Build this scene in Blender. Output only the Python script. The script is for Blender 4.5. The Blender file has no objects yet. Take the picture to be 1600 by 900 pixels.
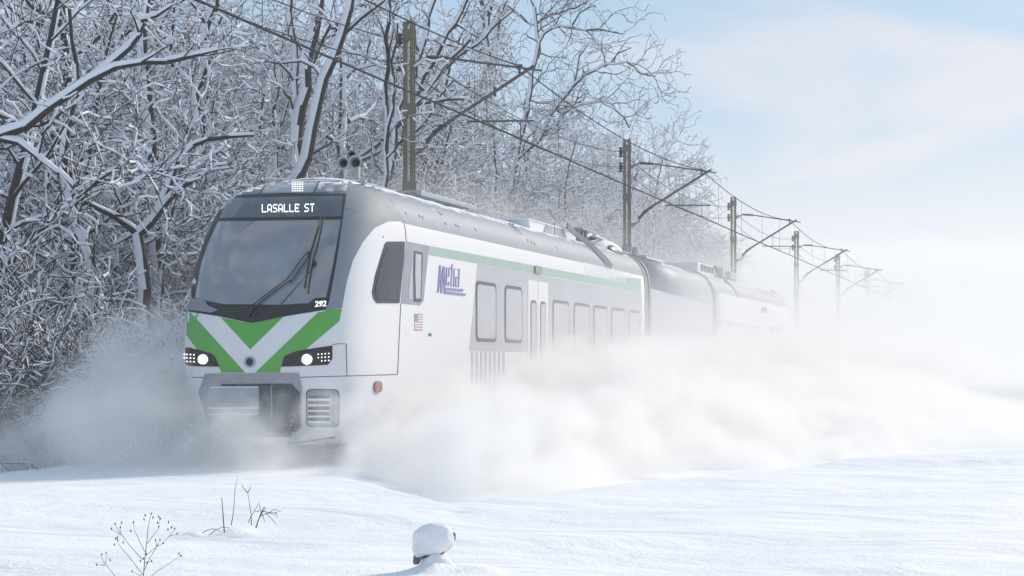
import bpy, bmesh, math, random
import numpy as np
from mathutils import Vector, Matrix, noise
from mathutils.bvhtree import BVHTree

S = bpy.context.scene
COL = S.collection
# ------------------------------------------------------------------ camera
F = 3000.0                                   # focal length in photo pixels (1600 wide)
TH = math.atan(829 / F)                      # track direction is world +Y
CAM = Vector((0, 0, 1.5))
cam_d = bpy.data.cameras.new("camera")
cam = bpy.data.objects.new("camera", cam_d); COL.objects.link(cam)
cam.location = CAM
cam.rotation_euler = (math.radians(90), 0, TH)
cam_d.sensor_width = 36; cam_d.lens = 36 * F / 1600
cam_d.shift_y = 119 / 1600
cam_d.clip_start = 0.1; cam_d.clip_end = 9000
S.camera = cam
# ------------------------------------------------------------------ light
SUN_AZ, SUN_EL = math.radians(29), math.radians(30)      # azimuth from +Y towards +X
S.view_settings.view_transform = 'Standard'
S.view_settings.look = 'None'
S.view_settings.exposure = 0.79
S.view_settings.gamma = 1
S.view_settings.use_curve_mapping = False
sd = bpy.data.lights.new("sun", 'SUN'); sd.energy = 2.1; sd.angle = math.radians(8)
sd.color = (1.0, 0.885, 0.75)
sun = bpy.data.objects.new("sun", sd); COL.objects.link(sun)
to_sun = Vector((math.sin(SUN_AZ) * math.cos(SUN_EL), math.cos(SUN_AZ) * math.cos(SUN_EL), math.sin(SUN_EL)))
sun.rotation_euler = to_sun.to_track_quat('Z', 'Y').to_euler()
sun.location = to_sun * 60
W = bpy.data.worlds.new("World"); S.world = W; W.use_nodes = True
S.cycles.use_denoising = True
S.cycles.max_bounces = 16; S.cycles.diffuse_bounces = 3; S.cycles.glossy_bounces = 3
S.cycles.volume_bounces = 16; S.cycles.transparent_max_bounces = 8
S.cycles.caustics_reflective = False; S.cycles.caustics_refractive = False
S.cycles.sample_clamp_indirect = 4


class NT:
    """small helper for node expressions"""
    def __init__(s, tree): s.t = tree; s.n = tree.nodes; s.l = tree.links
    def new(s, typ, **kw):
        n = s.n.new(typ)
        for k, v in kw.items(): setattr(n, k, v)
        return n
    def put(s, sock, v):
        if isinstance(v, bpy.types.NodeSocket): s.l.new(v, sock)
        else: sock.default_value = v
    def m(s, op, a, b=0.0, c=None, clamp=False):
        n = s.new('ShaderNodeMath', operation=op, use_clamp=clamp)
        s.put(n.inputs[0], a); s.put(n.inputs[1], b)
        if c is not None: s.put(n.inputs[2], c)
        return n.outputs[0]
    def add(s, a, b): return s.m('ADD', a, b)
    def sub(s, a, b): return s.m('SUBTRACT', a, b)
    def mul(s, a, b): return s.m('MULTIPLY', a, b)
    def mn(s, a, b): return s.m('MINIMUM', a, b)
    def mx(s, a, b): return s.m('MAXIMUM', a, b)
    def ss(s, v, a, b, oa=0.0, ob=1.0, smooth=True):
        n = s.new('ShaderNodeMapRange', clamp=True)
        n.interpolation_type = 'SMOOTHSTEP' if smooth else 'LINEAR'
        s.put(n.inputs['Value'], v)
        for k, x in zip(('From Min', 'From Max', 'To Min', 'To Max'), (a, b, oa, ob)): s.put(n.inputs[k], x)
        return n.outputs[0]
    def noise(s, vec, scale, detail=4, rough=0.55, dist=0.0, out=0):
        n = s.new('ShaderNodeTexNoise')
        if vec is not None: s.put(n.inputs['Vector'], vec)
        n.inputs['Scale'].default_value = scale; n.inputs['Detail'].default_value = detail
        n.inputs['Roughness'].default_value = rough; n.inputs['Distortion'].default_value = dist
        return n.outputs[out]
    def vmap(s, vec, scale=(1, 1, 1), rot=(0, 0, 0), loc=(0, 0, 0)):
        if s.t.bl_idname == 'GeometryNodeTree':
            n = s.new('ShaderNodeVectorMath', operation='MULTIPLY'); s.put(n.inputs[0], vec); n.inputs[1].default_value = scale; return n.outputs[0]
        n = s.new('ShaderNodeMapping')
        s.put(n.inputs['Vector'], vec)
        n.inputs['Scale'].default_value = scale; n.inputs['Rotation'].default_value = rot; n.inputs['Location'].default_value = loc
        return n.outputs[0]
    def mix(s, fac, a, b):
        n = s.new('ShaderNodeMix', data_type='RGBA')
        s.put(n.inputs[0], fac)
        for i, v in ((6, a), (7, b)):
            if not isinstance(v, bpy.types.NodeSocket) and len(v) == 3: v = (*v, 1)
            s.put(n.inputs[i], v)
        return n.outputs[2]
    def xyz(s, vec):
        n = s.new('ShaderNodeSeparateXYZ'); s.put(n.inputs[0], vec); return n.outputs


w = NT(W.node_tree)
bg = W.node_tree.nodes['Background']
sky = w.new('ShaderNodeTexSky', sky_type='NISHITA'); sky.sun_disc = False
sky.sun_elevation = SUN_EL; sky.sun_rotation = SUN_AZ
sky.altitude = 100; sky.air_density = 1.0; sky.dust_density = 1.2; sky.ozone_density = 1.0
tc = w.new('ShaderNodeTexCoord').outputs['Generated']
cv = w.vmap(tc, (2.2, 2.2, 9.0), (0.0, math.radians(-14), 0.0))
cn = w.noise(cv, 1.3, 6, 0.5, 0.6)
zc = w.xyz(tc)[2]
veil = w.ss(cn, 0.46, 0.60)
low = w.ss(zc, 0.15, 0.01, 0.0, 0.92)
fac = w.m('MAXIMUM', w.mul(veil, 0.62), low)
skyc = w.mix(fac, w.mix(.7, sky.outputs[0], (2.6, 4.35, 6.2)), (7.5, 6.85, 6.95))
W.node_tree.links.new(skyc, bg.inputs['Color'])
bg.inputs['Strength'].default_value = 0.07


# ------------------------------------------------------------------ helpers
def link_mesh(name, me, mats, parent=None):
    o = bpy.data.objects.new(name, me); COL.objects.link(o)
    for m in (mats if isinstance(mats, (list, tuple)) else [mats]): me.materials.append(m)
    if parent: o.parent = parent
    return o

def tag(o, label=None, cat=None, group=None, kind=None):
    if label: o['label'] = label
    if cat: o['category'] = cat
    if group: o['group'] = group
    if kind: o['kind'] = kind
    return o

def empty(name, loc=(0, 0, 0)):
    o = bpy.data.objects.new(name, None); COL.objects.link(o); o.location = loc
    o.empty_display_size = 0.3
    return o

def finish(bm, name, mats, parent=None, smooth=False, recalc=True):
    if recalc: bmesh.ops.recalc_face_normals(bm, faces=bm.faces)
    me = bpy.data.meshes.new(name); bm.to_mesh(me); bm.free()
    if smooth:
        for p in me.polygons: p.use_smooth = True
    return link_mesh(name, me, mats, parent)

def box(bm, c, s, rot=None, bevel=0.0):
    M = Matrix.Translation(Vector(c)) @ (rot.to_4x4() if rot else Matrix()) @ Matrix.Diagonal((s[0], s[1], s[2], 1))
    r = bmesh.ops.create_cube(bm, size=1, matrix=M)
    if bevel:
        es = list({e for v in r['verts'] for e in v.link_edges})
        bmesh.ops.bevel(bm, geom=es, offset=bevel, segments=2, affect='EDGES', profile=0.5)

def tube(bm, pts, rad, sides=8, caps=True):
    pts = [Vector(p) for p in pts]
    n = len(pts)
    rads = rad if isinstance(rad, (list, tuple)) else [rad] * n
    rings = []
    ref = None
    for i, p in enumerate(pts):
        d = (pts[min(i + 1, n - 1)] - pts[max(i - 1, 0)]).normalized()
        if ref is None: ref = Vector((0, 0, 1)) if abs(d.z) < .9 else Vector((1, 0, 0))
        u = d.cross(ref).normalized(); v = u.cross(d).normalized(); ref = v
        rings.append([bm.verts.new(p + (u * math.cos(a) + v * math.sin(a)) * rads[i])
                      for a in [2 * math.pi * k / sides for k in range(sides)]])
    for a, b in zip(rings, rings[1:]):
        for k in range(sides):
            bm.faces.new((a[k], a[(k + 1) % sides], b[(k + 1) % sides], b[k]))
    if caps:
        bm.faces.new(rings[0][::-1]); bm.faces.new(rings[-1])

RT = Vector((math.cos(TH), math.sin(TH), 0)); FW = Vector((-math.sin(TH), math.cos(TH), 0)); UP = Vector((0, 0, 1))
def rdir(px, py): return (FW + RT * ((px - 800) / F) + UP * ((569 - py) / F))
def at_depth(px, py, d): return CAM + rdir(px, py) * d
def on_x(px, py, X):
    r = rdir(px, py); return CAM + r * (X / r.x)
def y_of(px, X): return on_x(px, 569, X).y

# ------------------------------------------------------------------ materials
def mat(name, col, rough=0.5, metal=0.0, coat=0.0, dirt=0.0, dirt_col=(0.6, 0.62, 0.66), scale=3.0, bump=0.0, bscale=40, ior=1.5, var=0.0, spec=.5):
    m = bpy.data.materials.new(name); m.use_nodes = True
    t = NT(m.node_tree); p = m.node_tree.nodes['Principled BSDF']
    p.inputs['Roughness'].default_value = rough; p.inputs['Metallic'].default_value = metal
    p.inputs['Coat Weight'].default_value = coat; p.inputs['Coat Roughness'].default_value = 0.12
    p.inputs['IOR'].default_value = ior
    co = t.new('ShaderNodeTexCoord').outputs['Object']
    c = (*col, 1)
    if var:
        c = t.mix(t.ss(t.noise(co, scale * .6, 5, .6), .3, .7), tuple(x * (1 - var) for x in col), tuple(min(1, x * (1 + var)) for x in col))
    if dirt:
        f = t.mul(t.ss(t.noise(co, scale, 6, .65, .5), .45, .78), dirt)
        c = t.mix(f, c, dirt_col)
    t.put(p.inputs['Base Color'], c)
    if bump:
        b = t.new('ShaderNodeBump'); b.inputs['Strength'].default_value = bump; b.inputs['Distance'].default_value = 0.02
        t.put(b.inputs['Height'], t.noise(co, bscale, 4, .6)); t.put(p.inputs['Normal'], b.outputs[0])
    m.node_tree.nodes['Principled BSDF'].inputs['Specular IOR Level'].default_value = spec
    return m

def emit(name, col, s):
    m = bpy.data.materials.new(name); m.use_nodes = True
    p = m.node_tree.nodes['Principled BSDF']
    p.inputs['Base Color'].default_value = (.8, .8, .8, 1)
    p.inputs['Emission Color'].default_value = (*col, 1); p.inputs['Emission Strength'].default_value = s
    return m

def roof_snow_mat(name, col, lo=0.72, hi=0.93):
    """painted metal with a dusting of snow lying where the surface faces up"""
    m = bpy.data.materials.new(name); m.use_nodes = True
    t = NT(m.node_tree); p = m.node_tree.nodes['Principled BSDF']
    co = t.new('ShaderNodeTexCoord').outputs['Object']
    nz = t.xyz(t.new('ShaderNodeNewGeometry').outputs['Normal'])[2]
    n1 = t.noise(t.vmap(co, (3, .8, 3)), 1.6, 7, .65, .4)
    f = t.ss(t.add(nz, t.mul(t.sub(n1, .5), .45)), lo, hi)
    d = t.mul(t.ss(t.noise(co, 2.2, 6, .65, .5), .5, .8), .25)
    base = t.mix(d, col, (.62, .65, .7))
    t.put(p.inputs['Base Color'], t.mix(f, base, (.86, .88, .92)))
    t.put(p.inputs['Roughness'], t.ss(f, 0, 1, .52, .85))
    p.inputs['Specular IOR Level'].default_value = .16
    b = t.new('ShaderNodeBump'); b.inputs['Strength'].default_value = .5; b.inputs['Distance'].default_value = .03
    t.put(b.inputs['Height'], t.mul(f, t.noise(co, 18, 4, .6))); t.put(p.inputs['Normal'], b.outputs[0])
    return m

def snow_mat():
    m = bpy.data.materials.new("snow"); m.use_nodes = True
    t = NT(m.node_tree); p = m.node_tree.nodes['Principled BSDF']
    co = t.new('ShaderNodeTexCoord').outputs['Object']
    p.inputs['Roughness'].default_value = .75
    p.inputs['Specular IOR Level'].default_value = .25
    a = t.noise(t.vmap(co, (.6, 1.0, 1), (0, 0, .5)), .8, 8, .58, .8)
    b_ = t.noise(co, 34, 5, .6)
    c_ = t.noise(co, 170, 3, .6)
    t.put(p.inputs['Base Color'], t.mix(t.ss(a, .35, .65), (.89, .90, .93), (.94, .945, .955)))
    h = t.add(t.add(t.mul(a, 1.0), t.mul(b_, .10)), t.mul(c_, .03))
    b = t.new('ShaderNodeBump'); b.inputs['Strength'].default_value = .75; b.inputs['Distance'].default_value = .17
    t.put(b.inputs['Height'], h); t.put(p.inputs['Normal'], b.outputs[0])
    return m

M = dict(
    snow=snow_mat(),
    white=mat('white_paint', (.74, .74, .77), .38, coat=.25, dirt=.25, dirt_col=(.5, .51, .54), scale=1.2, bump=.03, bscale=3),
    lilac=mat('lilac_grey_paint', (.40, .41, .50), .4, coat=.2, dirt=.3, dirt_col=(.55, .57, .63), scale=1.5),
    grey=mat('grey_paint', (.21, .235, .27), .68, coat=.0, dirt=.25, dirt_col=(.35, .37, .4), scale=1.6),
    black=mat('black_trim', (.008, .009, .011), .4, coat=.0, dirt=.12, dirt_col=(.08, .085, .09), scale=8),
    rubber=mat('rubber_seal', (.05, .052, .058), .55, dirt=.3, dirt_col=(.3, .31, .33), scale=6),
    green=mat('green_paint', (.085, .37, .05), .4, coat=.2, dirt=.15, dirt_col=(.35, .5, .33), scale=5),
    mint=mat('pale_green_paint', (.30, .42, .38), .45, dirt=.3, dirt_col=(.5, .58, .56), scale=2),
    purple=mat('violet_lettering', (.20, .19, .42), .5, dirt=.35, dirt_col=(.45, .45, .6), scale=10),
    wscreen=mat('windscreen_glass', (.17, .185, .21), .09, coat=1.0, dirt=.6, dirt_col=(.34, .355, .38), scale=.9, ior=1.9),
    glass=mat('window_glass', (.025, .034, .055), .22, coat=.0, dirt=.35, dirt_col=(.08, .095, .13), scale=1.5, ior=1.3, spec=.3),
    pglass=mat('frosted_window_glass', (.36, .37, .42), .2, coat=.6, dirt=.4, dirt_col=(.52, .53, .57), scale=.9),
    dglass=mat('display_glass', (.06, .07, .09), .12, coat=1.0, dirt=.5, dirt_col=(.2, .22, .25), scale=1.5),
    gmetal=mat('galvanised_metal', (.33, .36, .39), .4, metal=.4, dirt=.4, dirt_col=(.6, .62, .65), scale=6),
    dmetal=mat('dark_metal', (.05, .055, .06), .5, metal=.3, dirt=.4, dirt_col=(.25, .26, .28), scale=8),
    red=mat('red_lens', (.30, .10, .10), .3, coat=.4, dirt=.5, dirt_col=(.6, .45, .45), scale=20),
    redpaint=mat('red_paint', (.42, .22, .25), .5, dirt=.3, scale=20),
    blue=mat('blue_paint', (.24, .27, .38), .5, dirt=.3, scale=20),
    lamp=emit('headlight_glow', (1, 1, .97), 14), led=emit('led_dots', (1, 1, .97), .85),
    disp=emit('display_dots', (.95, 1, .95), .8),
    mast=mat('weathered_mast_steel', (.15, .14, .105), .7, dirt=.5, dirt_col=(.24, .23, .20), scale=5, bump=.3, bscale=30),
    arm=mat('arm_tube_steel', (.07, .075, .085), .6, dirt=.3, dirt_col=(.2, .2, .22), scale=9),
    insul=mat('brown_insulator', (.03, .027, .03), .8, dirt=.3, dirt_col=(.2, .2, .21), scale=9),
    wire=mat('wire_metal', (.012, .012, .015), 1.0),
    conc=mat('concrete', (.35, .35, .34), .85, dirt=.4, scale=6),
    bark=mat('bark', (.020, .017, .020), .9, dirt=.4, dirt_col=(.05, .048, .055), scale=4, bump=.6, bscale=14),
    tsnow=mat('branch_snow', (.80, .83, .90), .8, dirt=.3, dirt_col=(.75, .78, .86), scale=5, bump=.5, bscale=25),
    weed=mat('dry_stem', (.07, .05, .045), .8, dirt=.4, dirt_col=(.2, .16, .14), scale=30),
    plank=mat('marker_board', (.13, .12, .12), .8, dirt=.8, dirt_col=(.6, .62, .66), scale=60),
    steel=mat('rail_steel', (.16, .13, .115), .5, metal=.5, dirt=.4, scale=9),
)
M['body'] = roof_snow_mat('white_body_paint', (.73, .73, .75), .80, .95)
M['lroof'] = roof_snow_mat('lilac_roof_paint', (.26, .285, .335), .80, .96)
M['groof'] = roof_snow_mat('grey_roof_paint', (.20, .225, .26), .86, .98)

# ------------------------------------------------------------------ terrain
CX = [-900, 0, 260, 470, 540, 620, 700, 830, 960, 1100, 1380, 1600, 2600]
CD = [17.0, 18.3, 19.3, 20.8, 20.4, 18.2, 16.5, 17.6, 19.2, 20.6, 24.6, 26.5, 30]
def crest(px):
    return float(np.interp(px, CX, CD))
MOUNDS = [(at_depth(682, 900, 11.0), .13, .07), (at_depth(742, 900, 10.9), .09, .055), (at_depth(770, 900, 10.9), .07, .035),
          (at_depth(372, 835, 13.6), .13, .05), (at_depth(300, 838, 13.4), .07, .035), (at_depth(715, 805, 15.3), .10, -.03),
          (at_depth(228, 905, 10.3), .3, .02)]
def ss(a, b, v):
    t = min(1, max(0, (v - a) / (b - a))); return t * t * (3 - 2 * t)
def zt(x, y):
    d = FW.x * x + FW.y * y; c = RT.x * x + RT.y * y
    px = 800 + F * c / d if d > 1 else (2600 if c > 0 else -900)
    px = max(-900, min(2600, px))
    dc = crest(px)
    n = noise.noise(Vector((x * .22, y * .22, 0))) * .05 + noise.noise(Vector((x * .7 + 7, y * .5 - x * .25, 3))) * .034 \
        + noise.noise(Vector((x * 1.6, y * 2.1 + x * .5, 9))) * .012 + noise.noise(Vector((x * 4.2, y * 4.2, 2))) * .004
    rg_ = ss(1.5, 5, c) * (noise.noise(Vector((x * .10 + 3, (y - x * .35) * .55, 4))) * .07 + noise.noise(Vector((x * .2, (y - x * .35) * 1.6, 8))) * .022)
    fld = .31 + n + rg_ - .01 * max(0, 12 - d) * 0
    k = ss(dc - .4, dc + 3.2, d)
    z = fld * (1 - k) + (-.38 + n * .6) * k
    # railway formation, gently raised under the rails
    bed = ss(-17.5, -14.6, x) * (1 - ss(-10.2, -8.2, x)) * k
    z = z * (1 - bed) + (-.12 + n * .25) * bed
    # bank rising into the wood
    z += ss(-17, -60, x) * 3.4 * 1 + ss(-16.5, -19.5, x) * .28
    z += max(0, min(1, (abs(y) + abs(x) - 400) / 2000)) * noise.noise(Vector((x * .002, y * .002, 1))) * 6
    for p, s, h in MOUNDS:
        r2 = (x - p.x) ** 2 + (y - p.y) ** 2
        if r2 < 9 * s * s: z += h * math.exp(-r2 / (s * s))
    return z

def build_ground():
    rad = [0.0, .6, 1.5, 3, 5, 7, 8.5] + [9.3 + .11 * i for i in range(170)]
    r = rad[-1]
    while r < 7000: r *= 1.035; rad.append(r)
    angs = []
    a = -180.0
    while a < 180 - 1e-6:
        angs.append(a)
        rel = (a + 180 - math.degrees(TH)) % 360 - 180 if False else a - (-math.degrees(TH))
        a += .16 if abs(rel) < 18 else (.5 if abs(rel) < 75 else 5.0)
    na = len(angs)
    vs = [(0, 0, zt(0, 0.0))]
    for r in rad[1:]:
        for a in angs:
            t = math.radians(a); x, y = r * math.sin(t), r * math.cos(t)
            vs.append((x, y, zt(x, y)))
    fs = []
    for i in range(len(rad) - 1):
        for j in range(na):
            k = (j + 1) % na
            if i == 0: fs.append((0, 1 + k, 1 + j))
            else:
                b0 = 1 + (i - 1) * na; b1 = 1 + i * na
                fs.append((b0 + j, b0 + k, b1 + k, b1 + j))
    me = bpy.data.meshes.new('ground'); me.from_pydata(vs, [], fs)
    me.polygons.foreach_set('use_smooth', [True] * len(fs)); me.update()
    o = link_mesh('ground', me, M['snow']); tag(o, kind='structure')
    return o
build_ground()

# ------------------------------------------------------------------ patches on a surface
def patch(name, poly, mapper, grid, mats, parent, off=.004, thick=.01, smooth=True, polys=None):
    """cut a flat outline into cells, lay it on a surface and give it thickness"""
    bm = bmesh.new()
    for pl in (polys or [poly]):
        vs = [bm.verts.new((p[0], p[1], 0)) for p in pl]
        bm.faces.new(vs)
    xs = [v.co.x for v in bm.verts]; ys = [v.co.y for v in bm.verts]
    gx, gy = grid if isinstance(grid, (tuple, list)) else (grid, grid)
    for axis, lo, hi, g in ((0, min(xs), max(xs), gx), (1, min(ys), max(ys), gy)):
        n = int((hi - lo) / g)
        for i in range(1, n + 1):
            c = [0, 0, 0]; nn = [0, 0, 0]; c[axis] = lo + (hi - lo) * i / (n + 1); nn[axis] = 1
            bmesh.ops.bisect_plane(bm, geom=list(bm.verts) + list(bm.edges) + list(bm.faces), plane_co=c, plane_no=nn, dist=1e-5)
    bmesh.ops.triangulate(bm, faces=[f for f in bm.faces if len(f.verts) > 4])
    top = {}; bot = {}
    res = {v: mapper(v.co.x, v.co.y) for v in bm.verts}
    out = bmesh.new()
    for v, (p, n) in res.items():
        top[v] = out.verts.new(p + n * off)
    for f in bm.faces:
        try: out.faces.new([top[v] for v in f.verts])
        except ValueError: pass
    cen = sum((p for p, n in res.values()), Vector()) / len(res)
    rim = {}
    for e in bm.edges:
        if len(e.link_faces) == 1:
            for v in e.verts:
                if v not in bot:
                    p, n = res[v]; bot[v] = out.verts.new(p + n * (off - thick)); rim[v] = out.verts.new(p + n * off)
            a, b = e.verts
            l = [l for l in e.link_loops][0]
            if l.vert is a: a, b = b, a
            out.faces.new((rim[a], rim[b], bot[b], bot[a]))
    bm.free()
    out.faces.ensure_lookup_table(); out.normal_update()
    nsum = sum((n for p, n in res.values()), Vector()); fs_ = sum((f.normal * f.calc_area() for f in out.faces if all(vv in set(top.values()) for vv in f.verts)) , Vector()) if len(out.faces) < 400 else sum((f.normal for f in list(out.faces)[:60]), Vector())
    if fs_.dot(nsum) < 0:
        bmesh.ops.reverse_faces(out, faces=list(out.faces))
    o = finish(out, name, mats, parent, recalc=False)
    # outward orientation
    me = o.data
    if smooth:
        nt = len(res)
        for p in me.polygons:
            p.use_smooth = all(i < nt for i in p.vertices)
    return o

def rrect(x0, y0, x1, y1, r, n=4, ry=None):
    ry = ry or r; pts = []
    for cx, cy, a0 in ((x1 - r, y1 - ry, 0), (x0 + r, y1 - ry, 90), (x0 + r, y0 + ry, 180), (x1 - r, y0 + ry, 270)):
        for i in range(n + 1):
            a = math.radians(a0 + 90 * i / n); pts.append((cx + r * math.cos(a), cy + ry * math.sin(a)))
    return pts

def circle(cx, cy, rx, ry=None, n=20):
    ry = ry or rx
    return [(cx + rx * math.cos(2 * math.pi * i / n), cy + ry * math.sin(2 * math.pi * i / n)) for i in range(n)]

# ------------------------------------------------------------------ train body
XC = -12.0
TZ = [.22, .6, 1.0, 1.6, 2.6, 3.4, 3.8, 4.05, 4.25, 4.42, 4.54, 4.62, 4.66, 4.675]
TW = [1.42, 1.50, 1.54, 1.55, 1.55, 1.55, 1.53, 1.46, 1.34, 1.16, .93, .62, .30, 0.0]
TY = [28.55, 28.22, 28.08, 28.0, 28.22, 28.62, 28.92, 29.15, 29.36, 29.62, 29.95, 30.4, 31.0, 31.9]
TN = [1.9, 1.85, 1.8, 1.75, 1.7, 1.65, 1.6, 1.6, 1.55, 1.5, 1.45, 1.3, 1.1, .6]
PEXP = 3.3
def smooth_interp(z, T):
    # catmull-rom through the table
    i = int(np.searchsorted(TZ, z)) - 1; i = max(0, min(len(TZ) - 2, i))
    t = (z - TZ[i]) / (TZ[i + 1] - TZ[i])
    h = TZ[i + 1] - TZ[i]
    def sl(k):
        if k == 0: return (T[1] - T[0]) / (TZ[1] - TZ[0])
        if k == len(TZ) - 1: return (T[-1] - T[-2]) / (TZ[-1] - TZ[-2])
        a = (T[k] - T[k - 1]) / (TZ[k] - TZ[k - 1]); b = (T[k + 1] - T[k]) / (TZ[k + 1] - TZ[k])
        if a * b <= 0: return 0
        return 2 * a * b / (a + b)
    m0, m1 = sl(i) * h, sl(i + 1) * h
    return (2*t**3-3*t**2+1)*T[i] + (t**3-2*t**2+t)*m0 + (-2*t**3+3*t**2)*T[i+1] + (t**3-t**2)*m1
def halfw(z): return smooth_interp(z, TW)

ZL = list(np.linspace(.22, 3.8, 30)) + [3.88, 3.96, 4.04, 4.12, 4.2, 4.28, 4.35, 4.42, 4.48, 4.53, 4.57, 4.6, 4.625, 4.643, 4.656, 4.665, 4.671, 4.675]

def nose_body(name, y_back, mats, parent, flip=None):
    """flip = y about which the nose is mirrored (for the tail of the train)"""
    K = 34
    rings = []
    for z in ZL:
        wv = max(.004, halfw(z)); y0 = smooth_interp(z, TY); N = smooth_interp(z, TN)
        side = []
        yb = y_back; n_straight = 12
        for i in range(n_straight): side.append((wv, yb + (y0 + N - yb) * i / n_straight))
        for i in range(K + 1):
            ph = math.pi / 2 * i / K
            x = wv * max(0, math.cos(ph)) ** (2 / PEXP); y = y0 + N * (1 - max(0, math.sin(ph)) ** (2 / PEXP))
            side.append((x, y))
        ring = side + [(-x, y) for x, y in side[::-1][1:]]
        if flip is not None: ring = [(x, flip - y) for x, y in ring]
        rings.append([(XC + x, y, z) for x, y in ring])
    vs = [p for r in rings for p in r]; n = len(rings[0]); fs = []
    for i in range(len(rings) - 1):
        for j in range(n - 1):
            fs.append((i * n + j, i * n + j + 1, (i + 1) * n + j + 1, (i + 1) * n + j))
        fs.append((i * n + n - 1, i * n, (i + 1) * n, (i + 1) * n + n - 1))
    fs.append(tuple(range(n)))
    me = bpy.data.meshes.new(name); me.from_pydata(vs, [], fs); me.update()
    bm = bmesh.new(); bm.from_mesh(me); bmesh.ops.recalc_face_normals(bm, faces=bm.faces); bm.to_mesh(me)
    bvh = BVHTree.FromBMesh(bm); bm.free()
    for p in me.polygons: p.use_smooth = len(p.vertices) == 4
    return link_mesh(name, me, mats, parent), bvh

def plain_body(name, y0, y1, mats, parent, scale=1.0):
    zs = ZL; pts = [(XC + halfw(z) * scale, z if z < 4 else 4 + (z - 4) * 1) for z in zs[:-1]]
    prof = pts + [(2 * XC - x, z) for x, z in pts[::-1]]
    bm = bmesh.new()
    a = [bm.verts.new((x, y0, z)) for x, z in prof]; b = [bm.verts.new((x, y1, z)) for x, z in prof]
    n = len(prof)
    for i in range(n): bm.faces.new((a[i], a[(i + 1) % n], b[(i + 1) % n], b[i]))
    bm.faces.new(a[::-1]); bm.faces.new(b)
    bmesh.ops.recalc_face_normals(bm, faces=bm.faces)
    bvh = BVHTree.FromBMesh(bm)
    o = finish(bm, name, mats, parent)
    for p in o.data.polygons: p.use_smooth = len(p.vertices) == 4
    return o, bvh

train = empty('passenger_train', (XC, 28, 0))
tag(train, 'white, grey and green articulated passenger train throwing up powder snow on the track', 'train')
TL = train.location.copy()
def tr(o):                                   # parts are built in world coordinates
    o.matrix_parent_inverse = Matrix.Translation(-TL); return o

Y1, Y2, Y3 = 51.4, 62.6, 84.6
body1, bvh1 = nose_body('front_car_body', Y1, M['body'], train); tr(body1)

def px_map(bvh=bvh1):
    def f(px, py):
        d = rdir(px, py).normalized()
        p, n, i, dist = bvh.ray_cast(CAM, d)
        if p is None:
            q = CAM + d * 31.0
            p, n, i, dist = bvh.find_nearest(q)
        if n.dot(d) > 0: n = -n
        return p, n
    return f
PX = px_map()
def side_map(bvh):
    def f(y, z):
        p, n, i, d = bvh.ray_cast(Vector((-5, y, z)), Vector((-1, 0, 0)))
        if p is None: p, n, i, d = bvh.find_nearest(Vector((XC + halfw(min(z, 4.6)), y, z)))
        return p, (n if n.x > 0 else -n)
    return f
S1 = side_map(bvh1)
def PP(name, poly, m, off=.004, thick=.012, grid=7, parent=train, polys=None):
    o = patch(name, poly, PX, grid, m, parent, off, thick, polys=polys)
    return tr(o) if parent is train else o
def child(o, parent):                        # a sub-part, also built in world coordinates
    o.parent = parent; o.matrix_parent_inverse = Matrix.Identity(4)
    return o
def SP(name, poly, m, off=.004, thick=.012, grid=(.6, .3), parent=train, smap=None, polys=None):
    o = patch(name, poly, smap or S1, grid, m, parent, off, thick, polys=polys)
    return tr(o) if parent is train else child(o, parent)

# livery -----------------------------------------------------------
grey_mask = [(541, 303), (545, 282), (551, 276.5), (577, 279), (602, 303), (622, 329), (631, 345.5), (607, 345.5), (585, 356), (566, 379), (551, 407),
             (541, 442), (534, 481), (508, 486), (514, 472), (524, 420), (535, 345)]
PP('cab_side_panel', grey_mask, M['grey'], .010, .02, grid=4)
PP('cab_side_panel', [(297, 467), (306, 415), (322, 372), (337, 340), (354, 307), (349, 307), (330, 338), (314, 370), (300, 408), (288, 440), (284, 468), (283, 484), (297, 484)], M['grey'], .008, .02, grid=4)
PP('roof_cowl', [(354, 306), (359, 296), (376, 286), (404, 281), (470, 278), (544, 279), (541, 303), (448, 303)], M['groof'], .009, .02, grid=5)
# windscreen mask: one black frame
mask = [(354, 306), (448, 302), (542, 300), (537, 340), (524, 418), (514, 471), (509, 484), (447, 494), (393, 505), (341, 494), (295, 487), (293, 467), (306, 415), (322, 372), (337, 340)]
wmask = PP('windscreen_mask', mask, M['black'], .010, .02)
dg = PP('destination_display', [(357, 311), (445, 308.5), (536, 307), (533, 339), (440, 340), (344, 341.5)], M['dglass'], .016, .01)
ws = PP('windscreen', [(342, 347), (440, 345.5), (532.5, 344.5), (521, 408), (509, 465), (492, 466), (482, 474), (440, 476.5), (350, 475.5), (322, 470), (306, 465), (315, 415), (328, 376)], M['wscreen'], .016, .01)
# little snow-dusted corner ledge of the mask
PP('mask_ledge', [(294, 467), (320, 467), (326, 478), (342, 485), (330, 489), (296, 484)], M['grey'], .03, .04, grid=5)
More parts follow.
